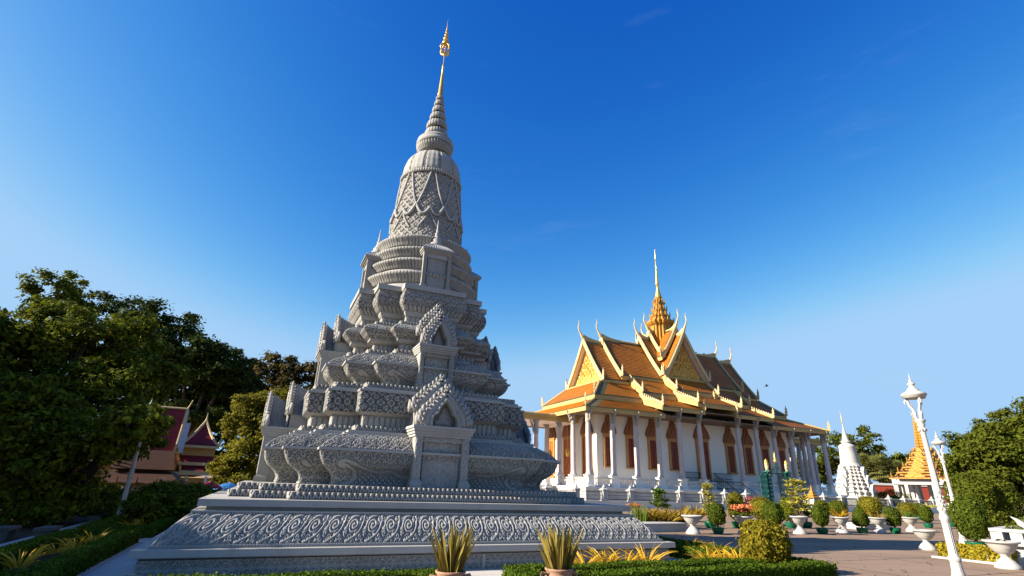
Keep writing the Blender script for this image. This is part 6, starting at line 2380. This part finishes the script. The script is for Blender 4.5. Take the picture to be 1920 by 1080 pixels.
rs_.build('roof_slope', 'brown_roof', pv)
b.build('tiered_roof', 'gold_paint', pv)
b = MB()
pr = []
for i in range(15):
    r_ = 1.15 * (1 - i / 15.5) ** 0.85
    z = 9.9 + i * 0.48
    pr += [(r_, z), (r_ * 0.98, z + 0.28), (r_ * 0.80, z + 0.34)]
pr += [(0.08, 17.1), (0.01, 18.4)]
b.lathe(pr, 4, cap=False)
b.lathe([(q[0] * 0.92, q[1] + .01) for q in pr], 8)
b.build('ringed_spire', 'gold_paint', pv)

# far enclosure wall
a_, c_ = A(1600, 925, 122), A(1860, 925, 122)
b = MB()
L = float(c_[0] - a_[0]) + 4
t = thing('enclosure_wall', 'brick red enclosure wall with white coping far behind the pavilion', 'wall', (a_[0], a_[1], 0), 0.03)
b.bb(0, L, 0, 0.5, 0.9, 4.2)
b.build('wall', 'red_wall', t)
b = MB()
b.bb(0, L, -0.12, 0.62, 4.2, 4.65)
b.bb(0, L, -0.10, 0.60, 0.6, 0.88)
b.build('coping', 'white', t)
b = MB()
b.bb(0, L, -0.04, 0.54, 0, 0.598)
b.build('footing', 'yellow_wall', t)

# ------------------------------------------------------------------ left side: shrine and red-roofed buildings
ps = G(258, 966)
sh = thing('small_shrine', 'small shaded shrine with brown-gold tiled roof behind the left lamp post', 'shrine', (A(258, 940, 26)[0], 26.0, 0), ROT)
sh.scale = (0.74, 0.74, 0.92)
b = MB()
b.bb(-2.2, 2.2, -1.9, 1.9, 0, 0.25)
b.build('plinth', 'white_rough', sh)
for sx in (-1, -0.35, 0.35, 1):
    for sy in (-1, 1):
        b = MB()
        b.tube([(sx * 1.55, sy * 1.4, 0.25), (sx * 1.55, sy * 1.4, 1.25)], 0.07, 8)
        b.build('column', 'white', sh, True)
b = MB()
b.bb(-0.9, 1.4, -0.5, 1.2, 0.25, 1.24)
b.build('inner_room', 'lavender', sh)
b = MB()
for sg in (-1, 1):
    slab(b, (-2.3, sg * 2.1, 1.30), (2.3, sg * 2.1, 1.30), (1.5, sg * 1.0, 1.85), (-1.5, sg * 1.0, 1.85), 0.08)
    slab(b, (sg * 2.3, -2.1, 1.301), (sg * 2.3, 2.1, 1.301), (sg * 1.5, 1.0, 1.851), (sg * 1.5, -1.0, 1.851), 0.08)
    slab(b, (-1.7, sg * 1.15, 1.95), (1.7, sg * 1.15, 1.95), (1.3, 0, 2.9), (-1.3, 0, 2.9), 0.08)
b.bb(-1.4, 1.4, -0.95, 0.95, 1.7, 2.0)
b.build('roof', 'brown_roof', sh)
b = MB()
for sg in (-1, 1):
    b.bb(-2.32, 2.32, sg * 2.1 - .04, sg * 2.1 + .04, 1.14, 1.30)
    b.bb(sg * 2.3 - .04, sg * 2.3 + .04, -2.05, 2.05, 1.14, 1.30)
    for k in range(5):
        flame(b, sg * 2.25, -2.0 + k * 1.0, 1.3, 0.32, (0, 1), 0.1, 0.06)
        flame(b, -2.0 + k * 1.0, sg * 2.05, 1.3, 0.32, (1, 0), 0.1, 0.06)
    for f in np.linspace(0, 1, 7):
        flame(b, 1.72 - 0.35 * f, sg * 1.15 * (1 - f), 1.95 + 0.95 * f, 0.32, (0, sg), 0.2, 0.06)
        flame(b, -1.72 + 0.35 * f, sg * 1.15 * (1 - f), 1.95 + 0.95 * f, 0.32, (0, sg), 0.2, 0.06)
b.build('gilded_trim', 'gold_paint', sh)

pr_ = A(338, 890, 36)
rb = thing('red_roofed_hall', 'ochre hall with steep dark red roofs and gold ridges among the left trees', 'building', (pr_[0], pr_[1], 0), ROT + 0.1)


def P3(px, py, Y=36):
    c = A(px, py, Y)
    dx, dy = c[0] - pr_[0], c[1] - pr_[1]
    k = -(ROT + 0.1)
    return np.array([dx * math.cos(k) - dy * math.sin(k), dx * math.sin(k) + dy * math.cos(k), c[2]])


zf = lambda py: float(A(340, py, 36)[2])
b = MB()
b.bb(-2.2, 2.6, -0.6, 5, 0, zf(895))
b.bb(-0.2, 1.7, 0.0, 3.2, zf(868), zf(833))
b.build('wall', 'yellow_wall', rb)
b = MB()
# hipped tower roof at right
x0, x1, zc, zp = -0.45, 1.85, zf(834), zf(784)
apx = (0.75, 1.4)
for (p_, q_) in (((x0, -0.3), (x1, -0.3)), ((x1, -0.3), (x1, 3.0)), ((x1, 3.0), (x0, 3.0)), ((x0, 3.0), (x0, -0.3))):
    n = 8
    rows = []
    for i in range(n + 1):
        f = i / n
        g = f ** 0.72
        rows.append([(p_[0] + (apx[0] - p_[0]) * g, p_[1] + (apx[1] - p_[1]) * g, zc + (zp - zc) * f), (q_[0] + (apx[0] - q_[0]) * g, q_[1] + (apx[1] - q_[1]) * g, zc + (zp - zc) * f)])
    b.grid(np.array(rows))
# steep roof at left, its slope facing the court, ridge running sideways
gx0, gx1, zg, zgp = -2.3, -0.68, zf(851), zf(768)
slab(b, (gx0, -0.9, zg), (gx1, -0.9, zg), (gx1 + 0.12, 0.35, zgp), (gx0, 0.35, zgp), 0.1)
slab(b, (gx1, 1.6, zg), (gx0, 1.6, zg), (gx0, 0.35, zgp), (gx1 + .12, 0.35, zgp), 0.1)
# lower skirts
slab(b, (-1.0, -1.0, zf(882)), (2.3, -1.0, zf(882)), (2.0, 0.0, zf(868)), (-0.9, 0.0, zf(868)), 0.08)
slab(b, (-0.6, -0.55, zf(866)), (2.0, -0.55, zf(866)), (1.8, 0.0, zf(853)), (-0.5, 0.0, zf(853)), 0.08)
slab(b, (-3.2, -1.0, zf(870)), (-0.3, -1.0, zf(870)), (-0.3, 0.0, zf(852)), (-3.0, 0.0, zf(852)), 0.08)
b.build('roof', 'red_roof', rb)
b = MB()
for c0 in ((x0, -0.3), (x1, -0.3), (x1, 3.0), (x0, 3.0)):
    b.tube([(c0[0] + (apx[0] - c0[0]) * (f ** 0.72), c0[1] + (apx[1] - c0[1]) * (f ** 0.72), zc + (zp - zc) * f + 0.03) for f in np.linspace(0, 1, 9)], 0.085, 6)
    flame(b, c0[0], c0[1], zc, 0.5, (np.sign(c0[0] - apx[0]) * .7, np.sign(c0[1] - apx[1]) * .7), 0.3, 0.08)
b.lathe([(0.1, zp), (0.05, zp + .2), (0.01, zp + .6)], 8, (apx[0], apx[1], 0))
b.bb(x0 - .03, x1 + .03, -0.36, -0.28, zc - .16, zc)
b.bb(x0 - .06, x0 + .02, -0.27, 3.0, zc - .16, zc)
b.bb(-1.0, 2.3, -1.06, -0.98, zf(890), zf(882))
b.bb(-0.6, 2.0, -0.61, -0.53, zf(872), zf(866))
for sg in (-1, 1):
    b.tube([(gx1 + .06, 0.35 + sg * 1.28, zg - .05), (gx1 + .16, 0.35, zgp + .08)], 0.08, 6)
    flame(b, gx1 + .06, 0.35 + sg * 1.28, zg, 0.55, (0, sg), 0.3, 0.1)
b.tube([(gx0, 0.35, zgp + .03), (gx1 + .15, 0.35, zgp + .05), (gx1 + .35, 0.35, zgp + .7)], [0.08, 0.08, 0.02], 6)
b.bb(gx0 - .05, gx1 + .1, -0.98, -0.88, zg - .2, zg)
flame(b, gx0 + .2, -0.9, zg, 0.8, (1, 0), 0.1, 0.1)
b.build('gilded_ridge', 'cream', rb)
b = MB()
b.prism([(gx1 + .22, -0.95, zg - .1), (gx1 + .22, 0.35, zgp - .05), (gx1 + .22, 1.65, zg - .1)], (0, 0, 0), (0.06, 0, 0))
b.prism([(gx1 + .02, -1.0, zf(850)), (gx1 + .50, -1.0, zf(850)), (gx1 + .56, -0.4, zf(794)), (gx1 + .24, -0.4, zf(794))], (0, 0, 0), (0, 0.12, 0))
b.build('gable_board', 'lavender', rb)
b = MB()
for x in (-1.9, -1.0, 0.4, 1.5):
    b = MB()
    b.bb(x - .08, x + .08, -0.95, -0.80, 0, zf(892))
    b.build('porch_column', 'white', rb)

# ochre house half hidden at far left
po_ = A(60, 925, 29)
oh = thing('ochre_house', 'shaded ochre house wall with brown roof behind the big left tree', 'house', (po_[0], po_[1], 0), ROT)
b = MB()
b.bb(-3.0, 3.0, 0, 4, 0, 2.2)
b.build('wall', 'yellow_wall', oh)
b = MB()
slab(b, (-3.4, -0.7, 2.1), (3.4, -0.7, 2.1), (3.0, 1.8, 3.4), (-3.0, 1.8, 3.4), 0.1)
b.build('roof', 'brown_roof', oh)
b = MB()
b.bb(-1.3, -0.4, -0.05, 0.02, 0.0, 1.9)
b.bb(0.5, 1.6, -0.05, 0.02, 0.7, 1.8)
b.build('window', 'wood_red', oh)

# umbrellas
def umbrella(label, p, r_, z1, m_, rz):
    t = thing('umbrella', label, 'umbrella', p, rz, 'vendor umbrellas behind the podium')
    b = MB()
    n = 8
    P = np.zeros((n * 4, 8, 3))
    for i in range(n * 4):
        a_ = 2 * PI * i / (n * 4)
        sc = 1 - 0.05 * abs(math.sin(n * a_ / 2)) ** 1.0
        for j in range(8):
            f = j / 7
            P[i, j] = (r_ * f * sc * math.cos(a_), r_ * f * sc * math.sin(a_), z1 + 0.42 * r_ * (1 - f ** 1.7) - (0.03 * abs(math.sin(n * a_ / 2)) if j == 7 else 0))
    b.grid(P[:, ::-1], True)
    b.build('canopy', m_, t)
    b = MB()
    b.tube([(0, 0, 0), (0, 0, z1 + 0.42 * r_)], 0.025, 6)
    b.sphere((0, 0, z1 + .43 * r_), 0.04, 6, 5)
    b.build('pole', 'white_rough', t)
    b = MB()
    for i in range(n):
        a_ = 2 * PI * i / n
        b.tube([(0, 0, z1 + 0.40 * r_), (r_ * .98 * math.cos(a_), r_ * .98 * math.sin(a_), z1 - 0.01)], 0.01, 4)
    b.build('rib', 'iron', t)
    return t


pu = A(391, 915, 25)
umbrella('crimson vendor umbrella behind the left end of the podium', (pu[0], pu[1], 0), 0.62, float(pu[2]), 'umb_red', 0.2)
pu = A(428, 917, 26.5)
umbrella('blue vendor umbrella half hidden by the podium corner', (pu[0], pu[1], 0), 0.68, float(pu[2]), 'umb_blue', 0.5)

# low white benches by the left road
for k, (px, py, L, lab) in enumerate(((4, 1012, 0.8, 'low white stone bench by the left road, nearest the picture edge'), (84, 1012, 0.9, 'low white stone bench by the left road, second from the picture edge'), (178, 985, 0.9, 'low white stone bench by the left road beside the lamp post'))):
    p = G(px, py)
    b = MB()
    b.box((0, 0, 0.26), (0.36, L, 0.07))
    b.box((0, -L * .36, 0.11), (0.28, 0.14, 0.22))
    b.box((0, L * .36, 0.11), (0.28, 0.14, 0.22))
    tag(b.build('bench', 'shaded_stone', None, loc=p, rz=ROT), lab, 'bench', 'white stone benches by the left road')

# a visitor sitting on the plinth edge of the shrine, half hidden by the lamp post
sp = A(233, 944, 22.0)
pe = thing('person', 'person in a pale blue shirt sitting in the shade beside the left lamp post', 'person', (sp[0], sp[1], sp[2] - 0.62), -0.5)
me = bpy.data.meshes.new('body')
J = [(0, 0, .50), (0, .02, .72), (0, .02, .95), (0, .0, 1.03), (0, -.02, 1.13), (0, -.03, 1.22),
     (.10, -.05, .50), (.12, -.42, .50), (.12, -.44, .08), (.12, -.56, .05), (-.10, -.05, .50), (-.12, -.42, .50), (-.12, -.44, .08), (-.12, -.56, .05),
     (.19, .0, .95), (.24, -.05, .70), (.16, -.28, .58), (.12, -.38, .57), (-.19, .0, .95), (-.24, -.05, .70), (-.16, -.28, .58), (-.12, -.38, .57)]
E_ = [(0, 1), (1, 2), (2, 3), (3, 4), (4, 5), (0, 6), (6, 7), (7, 8), (8, 9), (0, 10), (10, 11), (11, 12), (12, 13), (2, 14), (14, 15), (15, 16), (16, 17), (2, 18), (18, 19), (19, 20), (20, 21)]
Rr = [.13, .13, .12, .05, .085, .075, .10, .065, .045, .035, .10, .065, .045, .035, .06, .042, .034, .03, .06, .042, .034, .03]
me.from_pydata(J, E_, [])
me.update()
bo = bpy.data.objects.new('body', me)
COL.objects.link(bo)
bo.parent = pe
md = bo.modifiers.new('Skin', 'SKIN')
for i, sv in enumerate(me.skin_vertices[0].data):
    sv.radius = (Rr[i], Rr[i])
    sv.use_root = i == 0
bo.modifiers.new('Sub', 'SUBSURF').levels = 1
bo.modifiers['Sub'].render_levels = 2
me.materials.append(M['skin'])
b = MB()
b.sphere((0, -.015, 1.20), 0.105, 14, 9, (0.92, 1.0, 1.0))
b.build('hair', 'hair', pe, True)
b = MB()
b.lathe([(0.165, .46), (0.17, .60), (0.165, .75), (0.185, .90), (0.12, .99), (0.07, 1.03)], 16, cap=False, sx=1.12)
for sg in (-1, 1):
    b.tube([(sg * .16, 0, .955), (sg * .21, -.02, .87), (sg * .245, -.05, .72)], [.085, .075, .07], 10)
b.build('shirt', 'shirt', pe, True)
b = MB()
for sg in (-1, 1):
    b.tube([(sg * .09, .02, .50), (sg * .12, -.40, .50), (sg * .12, -.46, .42), (sg * .12, -.45, .12)], [.125, .09, .08, .075], 10)
b.build('trousers', 'iron', pe, True)
b = MB()
b.box((0, .05, .19), (0.9, 0.5, 0.38))
o = b.build('stone_block', 'white_rough', None, loc=(sp[0], sp[1], sp[2] - 0.62), rz=-0.5)
tag(o, 'low stone block under the seated person by the left lamp post', 'stone block')

# birds
def bird(p, s_, label, flying):
    b = MB()
    b.sphere((0, 0, 0), s_ * 0.5, 10, 7, (1.0, 0.42, 0.42))
    b.sphere((s_ * .5, 0, s_ * .14), s_ * 0.18, 8, 6)
    b.tube([(s_ * .64, 0, s_ * .13), (s_ * .82, 0, s_ * .10)], [s_ * .05, s_ * .01], 5)
    b.prism([(-s_ * .35, -s_ * .1, 0), (-s_ * .35, s_ * .1, 0), (-s_ * .95, s_ * .16, -s_ * .06), (-s_ * .95, -s_ * .16, -s_ * .06)], (0, 0, 0), (0, 0, s_ * .04))
    if flying:
        for sg in (-1, 1):
            b.prism([(s_ * .25, sg * s_ * .12, s_ * .05), (-s_ * .2, sg * s_ * .12, s_ * .05), (-s_ * .25, sg * s_ * .9, s_ * .45), (s_ * .0, sg * s_ * 1.15, s_ * .5), (s_ * .3, sg * s_ * .6, s_ * .3)], (0, 0, 0), (0, 0, s_ * .03))
    o = b.build('bird', 'bird', None, True, loc=p, rz=rng.uniform(0, 6))
    return tag(o, label, 'bird', None if flying else 'birds perched on the hall ridge')


bird(A(1437, 724, 45), 0.24, 'small dark bird flying in the sky right of the temple hall', True)
for u, lab in ((23.9, 'dark bird perched on the hall ridge, nearest the front gable'), (24.9, 'dark bird perched on the hall ridge, second from the front gable'), (26.4, 'dark bird perched on the hall ridge, beside the right finial')):
    bird(loc2(PG, u, VC, 20.72), 0.30, lab, False)

# ------------------------------------------------------------------ trees
DK = 'dark broadleaf trees on the left'
tree('huge dense mango tree with sunlit yellowish crown at the far left', G(60, 968), [pb(115, 552, 58, 22), pb(60, 635, 88, 21), pb(150, 650, 92, 21), pb(228, 640, 66, 22), pb(60, 745, 100, 20.5), pb(170, 760, 100, 20.5), pb(262, 725, 76, 21.5), pb(-55, 650, 95, 21), pb(-50, 780, 110, 20), pb(250, 800, 62, 21), pb(120, 845, 76, 20), pb(20, 850, 80, 19.5), pb(240, 806, 52, 16.8), pb(262, 792, 44, 16.4), pb(180, 820, 60, 17.2), pb(90, 860, 66, 17), pb(60, 800, 74, 17.2), pb(55, 755, 66, 17.2), pb(10, 860, 70, 16.8)], 95000, 0.18, 'leaf_dark', 0.42, DK, 44, 0.21)
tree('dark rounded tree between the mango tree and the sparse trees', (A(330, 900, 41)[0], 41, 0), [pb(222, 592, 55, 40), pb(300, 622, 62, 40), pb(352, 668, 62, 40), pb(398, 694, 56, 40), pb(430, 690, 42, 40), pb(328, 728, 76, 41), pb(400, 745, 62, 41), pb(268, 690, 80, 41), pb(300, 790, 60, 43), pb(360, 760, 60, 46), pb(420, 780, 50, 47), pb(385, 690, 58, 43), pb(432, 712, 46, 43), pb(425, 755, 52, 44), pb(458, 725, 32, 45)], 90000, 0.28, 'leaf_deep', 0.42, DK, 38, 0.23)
tree('yellow-green feathery tree close left of the stupa', G(470, 946), [pb(468, 806, 40, 30), pb(440, 876, 36, 29.5), pb(488, 785, 46, 30), pb(505, 762, 40, 30.5), pb(478, 764, 34, 30), pb(505, 835, 50, 30), pb(465, 870, 46, 29.5), pb(540, 790, 50, 31)], 30000, 0.19, 'leaf_yellow', 0.24, None, 26, 0.28, fill=0.35)
for i, (bl, lab, b0) in enumerate((([(478, 700, 34), (500, 690, 34), (470, 735, 36), (510, 735, 34)], 'thin-crowned brownish tree beyond the yellow-green tree', (490, 930)), ([(535, 690, 32), (560, 700, 28), (545, 735, 36), (520, 712, 22)], 'thin-crowned brownish tree, middle of the three behind the stupa', (540, 930)), ([(590, 700, 30), (612, 712, 26), (585, 735, 34), (620, 745, 34)], 'thin-crowned brownish tree partly hidden by the stupa', (598, 930)))):
    tree(lab, G(*b0, 0) * 0 + np.array([A(b0[0], 900, 58)[0], 58, 0]), [pb(x, y, r_, 58) for x, y, r_ in bl], 3600, 0.42, 'leaf_brown', 0.22, 'sparse trees beyond the stupa', 16, 0.30, fill=0.5)
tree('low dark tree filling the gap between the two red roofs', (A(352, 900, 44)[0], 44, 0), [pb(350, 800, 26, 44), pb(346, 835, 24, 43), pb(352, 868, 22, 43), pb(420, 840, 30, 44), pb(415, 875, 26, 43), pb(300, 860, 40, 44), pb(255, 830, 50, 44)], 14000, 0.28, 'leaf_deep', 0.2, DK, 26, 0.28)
# trees just beyond the left edge, whose shade lies over the left garden and the podium corner
tree('tree beyond the left edge of the view shading the garden', (-21.0, 8.5, 0), [(-19.8, 6.9, 5.6, 3.0, 3.2, 2.5), (-21.0, 10.6, 5.6, 3.2, 3.2, 2.6), (-19.0, 9.0, 4.6, 2.6, 2.6, 2.2)], 22000, 0.26, 'leaf_dark', 0.3, DK, 24, 0.30)
tree('tree beyond the left edge of the view beside the shaded road', (-21.5, 15.0, 0), [(-20.5, 14.2, 5.2, 3.0, 3.0, 2.6), (-20.0, 17.2, 5.0, 2.8, 2.6, 2.6), (-18.6, 15.6, 4.6, 2.2, 2.2, 2.2)], 42000, 0.30, 'leaf_dark', 0.3, DK, 24, 0.30)
tree('smaller tree beyond the left edge of the view, nearest the camera', (-19.5, 3.2, 0), [(-19.5, 3.4, 5.4, 2.8, 2.4, 2.3), (-18.0, 1.0, 4.6, 2.0, 2.0, 1.8)], 18000, 0.28, 'leaf_dark', 0.25, DK, 22, 0.30)

tree('large broad tree with sunlit left side at the right edge', G(1880, 985), [pb(1905, 822, 56, 36), pb(1850, 850, 55, 35), pb(1880, 880, 70, 34), pb(1818, 842, 34, 35), pb(1940, 800, 55, 36), pb(1838, 905, 48, 34), pb(1915, 900, 70, 34), pb(1810, 880, 26, 35), pb(1950, 850, 80, 36), pb(1895, 845, 60, 35)], 48000, 0.23, 'leaf_mid', 0.35, None, 38, 0.22)
p = G(1862, 1008)
t = thing('clipped_tree', 'tall clipped green tree mass behind the large potted bush', 'tree', p)
b = MB()
b.tube([(0, 0, 0), (0, 0, 1.5)], 0.12, 8)
b.build('trunk', 'bark', t)
b = MB()
for c, r_ in (((-0.4, 0, 1.9), (1.1, 1.0, 1.0)), ((0.7, 0.2, 1.7), (1.2, 1.0, 1.1)), ((0.2, 0, 0.95), (1.2, 0.9, 0.7))):
    b.sphere(c, 1.0, 16, 9, tuple(q * 0.85 for q in r_))
    shell_leaves(b, c, r_, 4200, 0.11, 2.2, 0.7, 0.10)
b.build('crown', 'leaf_mid', t)
RT = 'trees beyond the far wall'
tree('open-crowned tree rising behind the white stupa', (A(1600, 900, 135)[0], 135, 0), [pb(1600, 822, 30, 135), pb(1632, 835, 26, 135), pb(1568, 828, 24, 135), pb(1585, 856, 34, 135), pb(1620, 862, 30, 135), pb(1548, 850, 22, 135)], 5200, 0.75, 'leaf_mid', 0.4, RT, 16, 0.27, fill=0.4)
for i, (bl, lab, bx) in enumerate((([(1655, 872, 22), (1640, 890, 24), (1672, 888, 20)], 'dark round-crowned tree between the white stupa and the palm', 1655), ([(1712, 866, 24), (1735, 862, 22), (1725, 885, 26)], 'dark tree directly left of the golden pavilion spire', 1722), ([(1762, 876, 24), (1785, 872, 26), (1775, 893, 24)], 'dark tree right of the golden pavilion spire', 1772), ([(1480, 880, 22), (1500, 872, 24), (1520, 888, 24)], 'tree seen between the right end columns of the hall, left one', 1500), ([(1545, 882, 24), (1562, 870, 22)], 'tree seen past the last column of the hall', 1552))):
    tree(lab, (A(bx, 900, 140)[0], 140, 0), [pb(x, y, r_, 140) for x, y, r_ in bl], 2600, 0.85, 'leaf_dark' if i in (0, 1, 2) else 'leaf_mid', 0.4, RT, 16, 0.3, fill=0.3)


def fan_palm(label, base, h, r_, n=34):
    t = thing('palm_tree', label, 'palm', base, 0, 'sugar palms beyond the far wall')
    b = MB()
    b.tube([(0, 0, 0), (0.1, 0, h * .5), (0, 0, h)], [0.28, 0.22, 0.2], 8)
    b.build('trunk', 'bark', t)
    b = MB()
    for k in range(n):
        a_ = k * 2.399
        el = R(-55 + 135 * (k / n))
        d = np.array([math.cos(a_) * math.cos(el), math.sin(a_) * math.cos(el), math.sin(el)])
        c0 = np.array([0, 0, h]) + d * r_ * 0.55
        sd_ = np.cross(d, [0, 0, 1.0])
        sd_ /= np.linalg.norm(sd_) + 1e-6
        up_ = np.cross(sd_, d)
        b.tube([(0, 0, h), tuple(c0)], 0.03, 4)
        for q in range(11):
            an = R(-75 + 150 * q / 10)
            e = d * math.cos(an) + sd_ * math.sin(an)
            tip = c0 + e * r_ * 0.55 - np.array([0, 0, 0.12 * r_ * abs(math.sin(an))])
            w_ = up_ * 0.02 + np.cross(e, up_) * 0.06 * r_
            b.add([c0, c0 + e * r_ * .3 + w_, tip, c0 + e * r_ * .3 - w_], [(0, 1, 2, 3)])
    b.build('crown', 'palm', t)
    return t


fan_palm('short bushy sugar palm left of the pavilion, whole crown in view', (A(1655, 900, 128)[0], 128, 0), float(A(1655, 880, 128)[2]), 3.5, 44)
fan_palm('sugar palm with yellowish crown behind the pavilion corner', (A(1690, 900, 131)[0], 131, 0), float(A(1690, 886, 131)[2]), 3.0)
fan_palm('sugar palm close beside the white stupa', (A(1628, 900, 132)[0], 132, 0), float(A(1628, 872, 132)[2]), 3.0)
for px, py, lab in ((1747, 986, 'small cordyline with a tuft of yellow-green leaves left of the nearest lamp post'), (1776, 990, 'small cordyline between the two lamp posts')):
    p = G(px, py)
    t = thing('cordyline', lab, 'plant', p, 0, 'small cordylines by the lamp posts')
    b = MB()
    b.tube([(0, 0, 0), (0.06, 0, 0.6), (0, 0, 1.15)], 0.03, 6)
    b.build('stem', 'bark', t)
    b = MB()
    blades(b, (0, 0, 1.12), 46, 0.55, 0.06, 1.5, 0.55, 0.9, 0.03)
    b.build('leaves', 'croton', t)
# shrubs
for px, py, r_, h, lf, lab in ((1683, 965, 1.5, 1.9, 'leaf_dark', 'dark round shrub in front of the far red wall'), (320, 975, 1.5, 1.35, 'leaf_dark', 'dark shrub with white blossoms behind the left podium corner'), (275, 985, 1.1, 1.0, 'leaf_dark', 'low dark shrub right of the left lamp post'), (60, 985, 1.6, 1.3, 'leaf_dark', 'low dark shrub under the big left tree'), (400, 960, 1.6, 1.2, 'leaf_dark', 'dark shrub below the umbrellas'), (150, 962, 1.5, 1.2, 'leaf_dark', 'dark shrub left of the left lamp post')):
    p = G(px, py)
    if px == 1683:
        p = np.array([A(px, py, 72)[0], 72, 0])
        r_ = 2.0
        h = 2.6
    t = thing('shrub', lab, 'shrub', p, 0, 'dark shrubs')
    b = MB()
    b.sphere((0, 0, h * .45), 1.0, 14, 8, (r_ * .6, r_ * .5, h * .30))
    crown_leaves(b, [(0, 0, h * .5, r_, r_ * .9, h * .5)], 7000, 0.15, 60, 0.3)
    b.build('foliage', lf, t)
    if px in (320,):
        b = MB()
        crown_leaves(b, [(0, 0, h * .6, r_ * .95, r_ * .9, h * .5)], 26, 0.13, 12, 0.3, aspect=1.0)
        b.build('blossoms', 'white', t)
